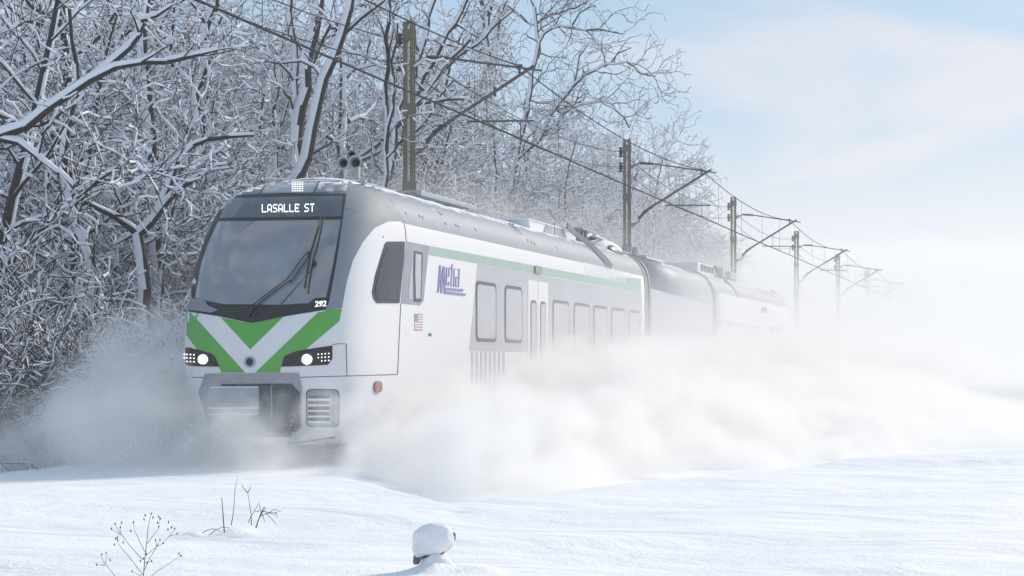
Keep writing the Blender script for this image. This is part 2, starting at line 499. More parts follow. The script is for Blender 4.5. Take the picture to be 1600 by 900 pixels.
# LED destination
FONT = dict(L=["10000"] * 6 + ["11111"], A=["01110", "10001", "10001", "10001", "11111", "10001", "10001"],
            S=["01111", "10000", "10000", "01110", "00001", "00001", "11110"], E=["11111", "10000", "10000", "11110", "10000", "10000", "11111"],
            T=["11111"] + ["00100"] * 6)
FONT[' '] = ["0"] * 7
polys = []
x = 409.5
for ch in "LASALLE ST":
    g = FONT[ch]
    for r, row in enumerate(g):
        c = 0
        while c < len(row):
            if row[c] == '1':
                e = c
                while e < len(row) and row[e] == '1': e += 1
                dy = -.012 * (x - 409)
                x0, x1 = x + c * 1.42 + .2, x + e * 1.42 - .2; y0, y1 = 320.6 + r * 1.82 + dy, 320.6 + (r + 1) * 1.82 - (.0 if r < 6 and g[r + 1][c] == '1' else .4) + dy
                polys.append([(x0, y0), (x1, y0), (x1, y1), (x0, y1)]); c = e
            else: c += 1
    x += 8.6 if ch != ' ' else 6.2
o = patch('destination_lettering', None, PX, 50, M['disp'], dg, .021, .004, polys=polys); child(o, dg)
# 292
def text_on(name, s, size, org, ux, uy, mp, m, parent, off):
    cu = bpy.data.curves.new('t', 'FONT'); cu.body = s; cu.size = size; cu.align_x = 'CENTER'; cu.offset = size * .018
    ob = bpy.data.objects.new('t', cu); COL.objects.link(ob)
    me = bpy.data.meshes.new_from_object(ob.evaluated_get(bpy.context.evaluated_depsgraph_get()))
    bpy.data.objects.remove(ob)
    for v in me.vertices:
        px, py = org[0] + ux[0] * v.co.x + uy[0] * v.co.y, org[1] + ux[1] * v.co.x + uy[1] * v.co.y
        p, n = mp(px, py); v.co = p + n * off
    me.name = name
    return child(link_mesh(name, me, m, None), parent)
text_on('fleet_number', '292', 12, (500.5, 479), (1, -.06), (0.12, -1), PX, M['disp'], wmask, .014)
# roof light with LED block
rl = PP('roof_light_panel', [(407, 302), (412, 289), (424, 280.5), (502, 279), (496, 288), (491, 301.5)], M['dglass'], .012, .012, grid=6)
rl.data.materials[0] = mat('roof_light_lens', (.30, .31, .31), .15, coat=1, dirt=.4, scale=3)
dots = [circle(457 + i * 2.7, 286 + j * 3.3, .62, .7, 6) for i in range(7) for j in range(5)]
child(patch('led_cluster', None, PX, 50, M['led'], None, .02, .004, polys=dots), rl)
for a, b in (((424, 280), (406, 303)), ((502, 278.5), (490, 302.5)), ((372, 286), (354, 304))):
    PP('cowl_rib', [(a[0] - .9, a[1]), (a[0] + .9, a[1]), (b[0] + .9, b[1]), (b[0] - .9, b[1])], M['black'], .02, .02)
# green chevrons
PP('green_stripe', [(497, 488), (534, 482), (530, 502), (478, 546), (444, 556), (437, 582), (399, 582)], M['green'], .005)
PP('green_stripe', [(278.5, 484), (298, 488), (383, 582), (346, 582), (336, 556), (308, 546), (278, 505)], M['green'], .005, grid=5)
PP('green_triangle', [(345, 496), (393, 505.5), (443, 495), (391, 546)], M['green'], .005)
# headlights
for side, outline, lc, gx, gy in (
        (1, [(440, 573), (444, 557), (460, 549.5), (478, 546), (519, 540), (519, 560), (512, 570), (470, 572)], (479.5, 561.5), 497, 553.5),
        (0, [(281, 541), (308, 546), (330, 552), (336, 557), (343, 573), (300, 572), (287, 569), (282, 556)], (318, 561.5), 288, 553.5)):
    h = PP('headlight', outline, M['black'], .012, .02, grid=5)
    r = 6.9 if side else 6.4
    child(patch('lamp_rim', circle(lc[0], lc[1], r + 2.2, n=24), PX, 8, M['gmetal'], None, .018, .008), h)
    child(patch('lamp_lens', circle(lc[0], lc[1], r - .3, n=24), PX, 8, M['lamp'], None, .026, .01), h)
    dots = [circle(gx + i * 5.4, gy + j * 5.4 + (i * -.4 if side else .3 * i), 1.05, 1.05, 8) for i in range(4) for j in range(3 if i else 2)]
    child(patch('led_row', None, PX, 50, M['led'], None, .018, .006, polys=dots), h)
    d = bpy.data.lights.new('headlight_beam', 'SPOT'); d.energy = 300; d.spot_size = math.radians(50); d.spot_blend = .6; d.shadow_soft_size = .08
    p, n = PX(*lc); l = bpy.data.objects.new('headlight_beam', d); COL.objects.link(l)
    l.location = p + Vector((0, -.12, 0)); l.rotation_euler = Vector((0, 1, .04)).to_track_quat('Z', 'Y').to_euler()
    l.parent = h; l.matrix_parent_inverse = Matrix.Translation(-TL)
cp = PP('coupler_socket', circle(390.5, 565.5, 9, 9), M['gmetal'], .012, .01)
child(patch('socket_hole', circle(390.5, 565.5, 5.6, 6), PX, 20, M['black'], None, .018, .006), cp)
# panel seams as thin dark grooves
def strip(poly, wd):
    out = []
    for (a, b) in zip(poly, poly[1:]):
        dx, dy = b[0] - a[0], b[1] - a[1]; L = math.hypot(dx, dy); nx, ny = -dy / L * wd / 2, dx / L * wd / 2
        out.append([(a[0] + nx, a[1] + ny), (b[0] + nx, b[1] + ny), (b[0] - nx, b[1] - ny), (a[0] - nx, a[1] - ny)])
    return out
seam_m = mat('seam_shadow_gap', (.10, .10, .12), .8)
def seam(pts, wd=1.0, off=.0055): return tr(patch('panel_seam', None, PX, 12, seam_m, train, off, .006, polys=strip(pts, wd)))
seam([(519, 538.5), (530, 537), (541, 537.5), (542, 586)], .9)
seam([(470, 589.5), (541, 587.5), (621, 585)], 1.1)
seam([(282, 589), (322, 590)], 1.1)
seam([(577, 279.5), (591, 289), (602, 303), (613, 316), (622, 330), (628, 340), (631, 346), (633.5, 362), (634.5, 377)], .9)
seam([(626, 474), (623.5, 530), (621, 585)], .9)
# lower front: coupler bay cover
bay = PP('coupler_bay', [(322, 584), (467, 583), (472, 607), (471, 667), (457, 679), (350, 679), (328, 668), (320, 640), (312, 612)], M['gmetal'], .03, .045, grid=6)
bay.data.materials[0] = mat('bay_cover', (.30, .31, .34), .45, dirt=.5, dirt_col=(.5, .52, .56), scale=8, bump=.1)
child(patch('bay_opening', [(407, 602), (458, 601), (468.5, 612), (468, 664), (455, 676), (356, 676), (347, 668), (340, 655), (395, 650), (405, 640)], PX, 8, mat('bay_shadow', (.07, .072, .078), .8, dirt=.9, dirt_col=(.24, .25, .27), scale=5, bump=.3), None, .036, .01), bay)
hatch = patch('hatch_door', [(330, 604), (406, 603.5), (406, 645), (328, 647)], PX, 8, M['gmetal'], None, .05, .03); child(hatch, bay)
hatch.data.materials[0] = mat('hatch_paint', (.33, .37, .40), .35, coat=.3, dirt=.5, dirt_col=(.5, .53, .56), scale=6)
child(patch('hatch_trim', None, PX, 20, M['white'], None, .056, .008, polys=[[(328, 634.7), (406, 634.2), (406, 636.8), (328, 637.3)], [(328, 645), (404, 644.4), (404, 646.2), (328, 646.8)],
      [(332, 603.2), (405, 602.6), (405, 604.4), (332, 605)]]), bay)
child(patch('bay_edge', None, PX, 20, M['dmetal'], None, .045, .012, polys=[[(348, 599.5), (457, 599), (457, 602.2), (348, 602.8)], [(352, 677.5), (455, 676.8), (455, 679), (352, 679.8)]]), bay)
def tube_px(name, pts, r, off, m, parent):
    bm = bmesh.new(); tube(bm, [PX(*p)[0] + PX(*p)[1] * off for p in pts], r, 7)
    o = finish(bm, name, m, None, smooth=True); return child(o, parent)
tube_px('bay_rod', [(425.5, 601), (426, 640), (425, 676)], .010, .05, M['gmetal'], bay)
tube_px('bay_hose', [(371, 656), (374, 664), (371, 670), (378, 680), (384, 693)], .018, .07, M['dmetal'], bay)
tube_px('coupler_valve', [(356, 663), (362, 660), (371, 664)], .03, .06, M['dmetal'], bay)
tube_px('coupler_valve', [(402, 652), (408, 650), (411, 656), (407, 662)], .028, .06, M['dmetal'], bay)
# lower valance lip
seam([(328, 690), (352, 695), (400, 697), (450, 693.5), (476, 690), (523, 683)], 1.6, .006)
# ventilation grilles
for x0, x1, y0, y1 in ((478, 530, 608, 667),):
    gr = PP('air_grille', rrect(x0, y0, x1, y1, (x1 - x0) * .15, ry=8), M['rubber'], .008, .012, grid=6)
    gi = patch('grille_recess', rrect(x0 + 1.6, y0 + 1.6, x1 - 1.6, y1 - 1.6, (x1 - x0) * .13, ry=7), PX, 6, mat('recess_paint', (.27, .29, .31), .6, dirt=.5, scale=14), None, .012, .01)
    child(gi, gr)
    for k in range(5 if x0 > 400 else 0):
        yy = y0 + 10 + k * (y1 - y0 - 16) / 5
        child(patch('louvre', rrect(x0 + 3, yy, x0 + (x1 - x0) * .69, yy + 4.2, 2, ry=2), PX, 6, M['dmetal'], None, .018, .008), gr)
        child(patch('louvre_lip', rrect(x0 + 3, yy + 4.6, x0 + (x1 - x0) * .72, yy + 7.0, 1.1, ry=1.1), PX, 6, M['white'], None, .030, .02), gr)
rm = PP('side_marker_lamp', rrect(583.5, 595.5, 594.5, 613, 4, ry=6), M['red'], .035, .05, grid=3)

# wipers
def wiper(pts, r, name='wiper_arm', off=.06):
    bm = bmesh.new(); tube(bm, [PX(*p)[0] + PX(*p)[1] * off for p in pts], r, 7)
    return bm
z4 = lambda X, Y: (360 + X / 4.735, 330 + Y / 4.737)
wip = tr(finish(wiper([z4(150, 765), z4(250, 665), z4(430, 535), z4(470, 520), z4(560, 385), z4(600, 325)], .011), 'wiper', M['black'], train, True))
child(finish(wiper([z4(140, 735), z4(240, 655), z4(430, 515), z4(550, 350), z4(590, 318)], .010, off=.07), 'wiper_link', M['black'], None, True), wip)
child(finish(wiper([z4(668, 55), z4(650, 140), z4(600, 300), z4(590, 345), z4(552, 575)], .012, off=.05), 'wiper_blade', M['black'], None, True), wip)
wip2 = tr(finish(wiper([z4(690, 55), z4(655, 220), z4(610, 390), z4(595, 470), z4(576, 615)], .012, off=.035), 'wiper', M['black'], train, True))
child(finish(wiper([z4(610, 380), z4(625, 410), z4(600, 440), z4(460, 600), z4(380, 690)], .009, off=.022), 'wiper_link', M['rubber'], None, True), wip2)
bm = bmesh.new()
for q, rr in ((z4(160, 750), .035), (z4(200, 752), .032), (z4(185, 772), .03), (z4(150, 775), .028)):
    p, n = PX(*q); bmesh.ops.create_uvsphere(bm, u_segments=10, v_segments=6, radius=rr, matrix=Matrix.Translation(p + n * .05))
child(finish(bm, 'wiper_pivot', M['black'], None, True), wip)
bm = bmesh.new(); p, n = PX(*z4(625, 400)); bmesh.ops.create_uvsphere(bm, u_segments=10, v_segments=6, radius=.035, matrix=Matrix.Translation(p + n * .05) @ Matrix.Diagonal((1, .6, 1.3, 1)))
p, n = PX(*z4(455, 530)); bmesh.ops.create_uvsphere(bm, u_segments=8, v_segments=6, radius=.022, matrix=Matrix.Translation(p + n * .06))
p, n = PX(*z4(585, 325)); bmesh.ops.create_uvsphere(bm, u_segments=8, v_segments=6, radius=.03, matrix=Matrix.Translation(p + n * .06) @ Matrix.Diagonal((1.4, .8, .8, 1)))
child(finish(bm, 'wiper_joint', M['black'], None, True), wip2)

# horns
horn = empty('horn_set', (0, 0, 0)); horn.parent = train; tr(horn)
def hchild(o): o.parent = horn; o.matrix_parent_inverse = Matrix.Identity(4); return o
for (px, py, r, dd) in ((535.5, 254, 10.2, 30.0), (554.5, 253, 11.0, 30.0), (549, 241, 8.0, 30.6)):
    c = at_depth(px, py, dd); R_ = r / F * dd
    fwd = (Vector((0, -1, 0)) * .93 + Vector((.16, 0, 0))).normalized()
    bm = bmesh.new()
    prof = [(0, R_ * .0), (.02, R_ * .34), (.14, R_ * .40), (.30, R_ * .36), (.30, R_ * .30)]
    # outer bell then inner bore
    outer = [(-.42, R_ * .22), (-.30, R_ * .28), (-.16, R_ * .42), (-.06, R_ * .68), (0, R_), (.008, R_ * .97), (-.04, R_ * .66), (-.10, R_ * .5), (-.2, R_ * .38)]
    pts = [c + fwd * a for a, _ in outer]
    u = fwd.cross(UP).normalized(); v = u.cross(fwd)
    rings = [[bm.verts.new(c + fwd * a + (u * math.cos(t) + v * math.sin(t)) * rr) for t in [2 * math.pi * k / 24 for k in range(24)]] for a, rr in outer]
    for A, B in zip(rings, rings[1:]):
        for k in range(24): bm.faces.new((A[k], A[(k + 1) % 24], B[(k + 1) % 24], B[k]))
    bm.faces.new(rings[0]); f = bm.faces.new(rings[-1]); f.material_index = 1
    for ff in bm.faces:
        if any(vv in rings[-1] for vv in ff.verts): ff.material_index = 1
    hchild(finish(bm, 'horn_bell', [M['gmetal'], M['black']], None, True))
bm = bmesh.new()
c = at_depth(555, 268, 30.15); box(bm, (c.x, c.y + .1, c.z), (.07, .10, .20), bevel=.01)
tube(bm, [at_depth(528, 262, 30.3), at_depth(562, 262, 30.3), at_depth(572, 262, 30.6)], .02, 8)
c = at_depth(568, 259, 30.4); box(bm, c, (.06, .14, .06), bevel=.01)
hchild(finish(bm, 'horn_mount', M['gmetal'], None))

# cab side window, cab door
cw = PP('cab_side_window', [(604, 377.5), (632, 377.5), (631, 400), (623.5, 473.5), (588, 473.5), (583.5, 467), (581, 457), (586, 430), (595, 400), (601, 381)], M['black'], .012, .02, grid=6)
child(patch('cab_window_glass', [(606, 382), (629, 382), (628, 402), (620, 469.5), (590, 469.5), (587, 465), (584.5, 456), (589, 430), (598, 400), (604, 384)], PX, 6, M['glass'], None, .018, .01), cw)
cd = PP('cab_door', [(634.5, 377), (670, 384), (666, 424), (661.5, 470), (656, 477), (626, 474)], M['lilac'], .006, .01, grid=7)
cd.data.materials[0] = mat('cab_door_paint', (.235, .255, .325), .4, coat=.2, dirt=.3, scale=4)
child(patch('door_window_rim', [(646, 392), (658, 394), (660, 397), (658.5, 430), (657.5, 470), (655, 472), (646.5, 471), (645.5, 430)], PX, 6, M['rubber'], None, .012, .01), cd)
child(patch('door_window', [(648, 396), (657, 398), (656.5, 430), (655.5, 467), (648.5, 466), (647.5, 430)], PX, 6, M['pglass'], None, .017, .01), cd)
child(patch('door_quarter_light', [(642.5, 410), (644, 412), (644, 468), (639, 468), (637.5, 462), (639.5, 435)], PX, 6, M['pglass'], None, .010, .008), cd)

# side livery in (y, z)
def z_side(px, py, X=-10.45): return on_x(px, py, X).z
SX = -10.45
def yz(px, py): p = on_x(px, py, SX); return (p.y, p.z)
yA = y_of(670, SX)
zg1, zg0 = yz(670, 384)[1], yz(670, 398)[1]
# lilac roof shoulder band, from the cab seam back
LRB = tr(SP('roof_shoulder', [(30.95, 3.90), (51.3, 3.90), (51.3, 4.52), (29.98 + .35, 4.52), (30.45, 4.35), (30.75, 4.12)], M['lroof'], .004, .01, (.8, .06)))
tr(SP('green_stripe', [(yA, zg0 - .0), (46.0, zg0 - .0), (50.9, zg0 - .02), (50.9, zg1 + .22), (44.0, zg1 + .02), (yA, zg1)], M['mint'], .005, .01))
for k in range(13):
    y0 = y_of(913 + k * 4.9, SX)
    wd = .27 - k * .012
    tr(SP('slanted_stripe', [(y0 + .35, zg1 + .02 - k * .0), (y0 + .35 + wd, zg1 + .02), (y0 + wd, 3.91), (y0, 3.91)], M['white'], .009, .01, (.6, .1)))
# lilac-grey window band
tr(SP('window_band', [(y_of(746, SX), zg0 - .01), (51.0, zg0 - .03), (51.0, 1.75), (y_of(733, SX), 1.75)], M['lilac'], .004, .01))
LIL2 = mat('window_band_paint', (.40, .41, .47), .42, coat=.2, dirt=.4, dirt_col=(.55, .56, .6), scale=1.2)
for o in train.children:
    if o.name.startswith('window_band'): o.data.materials[0] = LIL2
# low ribbed stripes
for k in range(8):
    y0 = y_of(736 + k * 7, SX)
    tr(SP('skirt_rib', [(y0, .95), (y0 + .16, .95), (y0 + .16, 1.74), (y0, 1.74)], M['lilac'], .006, .01))
def side_window(px0, px1, ztop, zbot, smap, par=train, gm='pglass', X=SX):
    y0, y1 = y_of(px0, X), y_of(px1, X)
    f = tr(SP('window', rrect(y0, zbot, y1, ztop, .14), M['rubber'], .010, .015, (.7, .5), smap=smap))
    SP('window_glass', rrect(y0 + .075, zbot + .07, y1 - .075, ztop - .07, .10), M[gm], .017, .012, (.7, .5), parent=f, smap=smap)
side_window(743, 775, 3.10, 1.93, S1); side_window(788, 815.5, 3.10, 1.93, S1)
for a, b in ((863, 889), (896, 921), (927, 949), (955, 977), (982, 999)): side_window(a, b, 2.93, 1.55, S1)
# passenger door (two leaves)
for a, b, wa, wb in ((824.5, 839.4, 828, 837.5), (840.2, 855.5, 843, 852)):
    d = tr(SP('door_leaf', rrect(y_of(a, SX), .55, y_of(b, SX), 3.28, .04), M['white'], .012, .02, (.7, .4)))
    SP('door_window_rim', rrect(y_of(wa, SX), 1.1, y_of(wb, SX), 2.86, .13), M['rubber'], .018, .012, (.7, .4), parent=d)
    SP('door_glass', rrect(y_of(wa, SX) + .06, 1.16, y_of(wb, SX) - .06, 2.80, .09), M['pglass'], .024, .012, (.7, .4), parent=d)
# door status lamp
o = tr(SP('door_status_lamp', rrect(y_of(834.5, SX), 3.44, y_of(844.5, SX), 3.60, .05), mat('green_lens', (.12, .20, .10), .3, coat=.5), .04, .05, (.3, .3)))
# operator lettering
z5 = lambda X, Y: (630 + X / 5.625, 370 + Y / 5.625)
def strokes(segs, wd):
    out = []
    for pl in segs: out += strip([z5(*p) for p in pl], wd)
    return out
logo = strokes([[(322, 250), (304, 490)], [(322, 252), (333, 495)], [(333, 495), (352, 262)], [(358, 262), (361, 500)]], 2.2)
logo += strokes([[(368, 458), (524, 471)]], 3.7) + strokes([[(356, 488), (543, 510)]], 3.7)
logo += strokes([[(398, 352), (378, 350)], [(377, 420), (379, 280)], [(377, 276), (400, 278)], [(401, 276), (398, 345)], [(377, 422), (397, 424)], [(397, 426), (398, 396)],
                 [(428, 240), (418, 425)], [(408, 272), (434, 275)], [(415, 430), (428, 431)],
                 [(446, 284), (442, 440)], [(446, 282), (459, 283)],
                 [(474, 286), (494, 288)], [(490, 284), (483, 440)], [(464, 355), (489, 358)], [(463, 352), (460, 436)], [(460, 434), (484, 438)]], 1.25)
bt = patch('operator_lettering', None, PX, 14, M['purple'], train, .012, .012, polys=logo); tr(bt)
# flag
fl = tr(patch('flag_decal', [z5(97, 672), z5(168, 676), z5(168, 822), z5(97, 816)], PX, 10, M['white'], train, .007, .008))
st = [[z5(97 if k > 3 else 124, 676 + k * 22.4), z5(168, 679 + k * 22.4), z5(168, 688 + k * 22.4), z5(97 if k > 3 else 124, 685 + k * 22.4)] for k in range(7)]
child(patch('flag_stripes', None, PX, 20, M['redpaint'], None, .010, .004, polys=st), fl)
child(patch('flag_canton', [z5(97, 674), z5(125, 676), z5(125, 752), z5(97, 748)], PX, 20, M['blue'], None, .011, .004), fl)
tr(patch('vent_slot', None, PX, 20, M['dmetal'], train, .008, .008, polys=[[z5(221, 846), z5(230, 847), z5(230, 873), z5(221, 872)], [z5(237, 847), z5(246, 848), z5(246, 874), z5(237, 873)]]))

# roof furniture, front car ---------------------------------------
def rtop(x): return float(np.interp(abs(x - XC), TW[::-1], TZ[::-1]))
bm = bmesh.new()                                        # snow lying on the roof behind the cab
def snow_slab(bm, x0, x1, y0, y1, z0, h, seed=0, nx=14, ny=30):
    g = []
    for i in range(ny + 1):
        row = []
        for j in range(nx + 1):
            u, v = j / nx, i / ny
            x = x0 + (x1 - x0) * u; y = y0 + (y1 - y0) * v
            e = min(u, 1 - u, v * 3, (1 - v) * 3) * 5
            hh = h * (1 - math.exp(-e * 1.3)) * (1 + .5 * noise.noise(Vector((x * 1.7, y * .8, seed)))) - .015
            jx = noise.noise(Vector((y * 1.3, u, seed + 4))) * .09
            row.append(bm.verts.new((x + jx, y, (rtop(x) if z0 is None else z0) + hh)))
        g.append(row)
    for i in range(ny):
        for j in range(nx): bm.faces.new((g[i][j], g[i][j + 1], g[i + 1][j + 1], g[i + 1][j]))
snow_slab(bm, -12.9, -11.1, 30.6, 35.6, None, .07)
snow_slab(bm, -13.0, -11.0, 35.9, 50.5, None, .05, 3, 14, 60)
tr(finish(bm, 'roof_snow', M['tsnow'], train, True))
# raised snowy box behind the cab, open frame
bm = bmesh.new()
box(bm, (-12.3, 33.1, 4.70), (1.3, 2.0, .12), bevel=.04)
b0 = tr(finish(bm, 'roof_box', M['groof'], train))
bm = bmesh.new()
for yy in (34.6, 36.4, 38.2): box(bm, (-12.1, yy, 4.775), (1.5, .08, .04))
for xx in (-11.35, -12.1, -12.85): box(bm, (xx, 36.4, 4.74), (.05, 3.7, .09), bevel=.01)
for k in range(5): box(bm, (-12.1, 34.9 + k * .7, 4.72), (1.4, .3, .05))
tr(finish(bm, 'roof_rack', M['gmetal'], train))
bm = bmesh.new()
tube(bm, [(-11.36, 32.9, 4.60), (-11.12, 33.0, 4.52), (-10.75, 33.4, 4.33), (-10.66, 33.7, 4.24)], .022, 6)
tube(bm, [(-12.8, 32.2, 4.70), (-12.2, 32.3, 4.71), (-11.7, 32.6, 4.68)], .02, 6)
tr(finish(bm, 'roof_gutter', M['black'], train, True))
bm = bmesh.new(); box(bm, (-11.2, 31.0, 4.60), (.09, .09, .10), bevel=.015); tube(bm, [(-11.2, 31, 4.62), (-11.2, 31, 4.70)], .02, 6)
tr(finish(bm, 'roof_antenna', M['gmetal'], train))
# vent slots on shoulder
polys = []
for k in range(5):
    for c in range(2):
        x, y = 790 + k * 4.2 + c * 5.0, 344 + k * 4.6 + c * 1.2
        polys.append([(x, y), (x + 3.4, y + .8), (x + 4.4, y + 3.2), (x + 1.0, y + 2.4)])
PP('shoulder_vents', None, M['dmetal'], .012, .014, grid=20, polys=polys)
ticks = []
for x, y in ((632, 331), (653, 336), (658, 337.5), (694, 347), (710, 350), (714, 351.5), (741, 357), (822, 373), (828, 376), (833, 379), (868, 385)):
    ticks.append([(x, y), (x + 1.1, y - .3), (x + 3.6, y + 4.2), (x + 2.6, y + 4.6)])
PP('roof_slots', None, M['dmetal'], .012, .014, grid=20, polys=ticks)

# streamlined equipment fairing: long side wall with curved cut-outs, seen at px 810-912
def fairing(y0, y1, x_side, zt0, parent=train):
    bm = bmesh.new()
    th = .05
    # side wall as a polygon in (y,z), extruded in x
    L = y1 - y0
    pts = [(y0, 4.45), (y0 + L * .02, zt0), (y1, zt0), (y1, 4.35)]
    a = [bm.verts.new((x_side, y, z)) for y, z in pts]; b = [bm.verts.new((x_side - th, y, z)) for y, z in pts]
    bm.faces.new(a); bm.faces.new(b[::-1])
    for i in range(4): bm.faces.new((a[i], b[i], b[(i + 1) % 4], a[(i + 1) % 4]))
    box(bm, ((x_side + XC) / 2 - .3, y0 + .05, 4.45 + (zt0 - 4.45) / 2 + .05), (abs(x_side - XC) + .6, .06, zt0 - 4.45), None)
    box(bm, ((x_side + XC) / 2 - .35, (y0 + y1) / 2, zt0 + .012), (abs(x_side - XC) + .75, L + .1, .03), bevel=.008)
    return bm
tr(finish(fairing(41.5, 46.0, -11.08, 4.73), 'equipment_fairing', M['white'], train))
fm = mat('fairing_glass_grey', (.25, .29, .31), .35, coat=.4, dirt=.3, scale=3)
def arch(name, yc, r, half, x, zb=4.56, thick=.02):
    pts = []
    n = 10
    rng_ = range(n + 1)
    if half < 0: pts = [(yc - r * math.cos(math.pi / 2 * i / n) , zb + r * .42 * math.sin(math.pi / 2 * i / n)) for i in rng_] + [(yc, zb)]
    else: pts = [(yc, zb)] + [(yc + r * math.sin(math.pi / 2 * i / n), zb + r * .30 * math.cos(math.pi / 2 * i / n)) for i in rng_]
    bm = bmesh.new()
    a = [bm.verts.new((x + thick, y, z)) for y, z in pts]; b = [bm.verts.new((x - .01, y, z)) for y, z in pts]
    bm.faces.new(a); bm.faces.new(b[::-1]); m_ = len(pts)
    for i in range(m_): bm.faces.new((a[i], b[i], b[(i + 1) % m_], a[(i + 1) % m_]))
    return tr(finish(bm, name, fm, train))
arch('fairing_panel', 43.6, .8, -1, -11.08, 4.47); arch('fairing_panel', 43.8, 1.2, 1, -11.08, 4.47)
bm = bmesh.new()                                        # slanted grey strap over the shoulder
pts = [(-11.0, 44.7, 4.80), (-10.95, 45.2, 4.66), (-10.72, 46.0, 4.40), (-10.50, 46.8, 4.05), (-10.44, 47.0, 3.92)]
for a, b in zip(pts, pts[1:]):
    a, b = Vector(a), Vector(b); d = (b - a)
    box(bm, (a + b) / 2 + Vector((.03, 0, .02)), (.03, .14, d.length + .02), d.to_track_quat('Z', 'Y').to_matrix())
tr(finish(bm, 'roof_strap', M['grey'], train))
# pantograph well with coolers
bm = bmesh.new()
for yy in (46.5, 46.9, 47.3): box(bm, (-11.6, yy, 4.72), (1.0, .10, .26), bevel=.01)
box(bm, (-11.6, 46.9, 4.86), (1.3, 1.5, .04)); tr(finish(bm, 'roof_cooler', M['gmetal'], train))
bm = bmesh.new()
for a, b in (((-11.5, 47.6, 4.66), (-11.3, 48.6, 4.86)), ((-11.3, 48.6, 4.86), (-11.3, 50.3, 4.82)), ((-12.4, 47.6, 4.66), (-12.4, 48.6, 4.86)), ((-12.4, 48.6, 4.86), (-12.4, 50.3, 4.82)),
             ((-11.3, 48.6, 4.86), (-12.4, 48.6, 4.86)), ((-11.3, 50.3, 4.82), (-12.4, 50.3, 4.82)), ((-11.3, 50.2, 4.82), (-11.4, 50.9, 4.6))):
    tube(bm, [a, b], .045, 8)
tr(finish(bm, 'roof_frame', M['gmetal'], train, True))
bm = bmesh.new()
for yy in (48.0, 49.0, 49.9): bmesh.ops.create_cone(bm, segments=12, radius1=.14, radius2=.10, depth=.3, cap_ends=True, matrix=Matrix.Translation((-11.55, yy, 4.78)))
tr(finish(bm, 'roof_insulator', M['dmetal'], train))
bm = bmesh.new()                                        # bulged cowl with an oval opening
n = 14
for i in range(n):
    pass
bmesh.ops.create_uvsphere(bm, u_segments=20, v_segments=10, radius=1, matrix=Matrix.Translation((-11.45, 50.2, 4.42)) @ Matrix.Diagonal((.62, 1.1, .42, 1)))
cowl = tr(finish(bm, 'roof_bulge', M['body'], train, True))
bm = bmesh.new(); bmesh.ops.create_uvsphere(bm, u_segments=20, v_segments=10, radius=1, matrix=Matrix.Translation((-10.98, 50.1, 4.50)) @ Matrix.Rotation(-.6, 4, 'Y') @ Matrix.Diagonal((.12, .75, .22, 1)))
child(finish(bm, 'bulge_opening', M['dmetal'], None, True), cowl)

# gangways and following cars --------------------------------------
for y0, y1 in ((Y1, Y1 + .75), (Y2, Y2 + .55)):
    bm = bmesh.new()
    zs = [z for z in ZL[:-1]]
    for k in range(5):
        ya = y0 + (y1 - y0) * k / 5; yb = y0 + (y1 - y0) * (k + .82) / 5
        sc = 1.012 if k in (0, 4) else .985
        prof = [(XC + halfw(z) * sc, z + (.03 if k in (0, 4) else -.02)) for z in zs]; prof += [(2 * XC - x, z) for x, z in prof[::-1]]
        a = [bm.verts.new((x, ya, z)) for x, z in prof]; b = [bm.verts.new((x, yb, z)) for x, z in prof]; m_ = len(prof)
        for i in range(m_): bm.faces.new((a[i], a[(i + 1) % m_], b[(i + 1) % m_], b[i]))
        bm.faces.new(a[::-1]); bm.faces.new(b)
    tr(finish(bm, 'gangway_bellows', M['gmetal'] if False else mat('gangway_grey', (.19, .20, .22), .55, dirt=.4, scale=4), train))
b2, bvh2 = plain_body('power_car_body', Y1 + .76, Y2 - .01, M['lroof'], train); tr(b2)
S2 = side_map(bvh2)
tr(SP('lower_side', [(Y1 + .9, .4), (Y2 - .1, .4), (Y2 - .1, 3.4), (Y1 + .9, 3.6)], M['lilac'], .004, .01, (2, .5), smap=S2))
# exhaust louvre rows on the power car roof
bm = bmesh.new()
for r in range(3):
    for k in range(7):
        y = 53.2 + r * 1.35 + (k % 2) * .32; x = -10.98 + .11 * (-(k // 2))
        zz = rtop(x)
        box(bm, (x, y, zz + .012), (.07, .22, .03), Matrix.Rotation(.45 if x > -11.2 else .2, 3, 'Y'))
tr(finish(bm, 'roof_louvres', M['dmetal'], train))
bm = bmesh.new()
box(bm, (-12.1, 54.6, 4.71), (.9, 1.0, .12), bevel=.03); box(bm, (-12.1, 58.2, 4.70), (1.2, 2.6, .14), bevel=.05)
for k in range(6): box(bm, (-12.1, 57.2 + k * .4, 4.79), (1.0, .2, .03))
for k in range(3): bmesh.ops.create_cone(bm, segments=10, radius1=.1, radius2=.08, depth=.3, cap_ends=True, matrix=Matrix.Translation((-11.6 - k * .3, 55.6, 4.8)))
tr(finish(bm, 'exhaust_housing', M['gmetal'], train))
bm = bmesh.new(); box(bm, (-10.98, 61.2, 4.50), (.25, 1.4, .03), Matrix.Rotation(.5, 3, 'Y')); tr(finish(bm, 'roof_hatch', M['dmetal'], train))

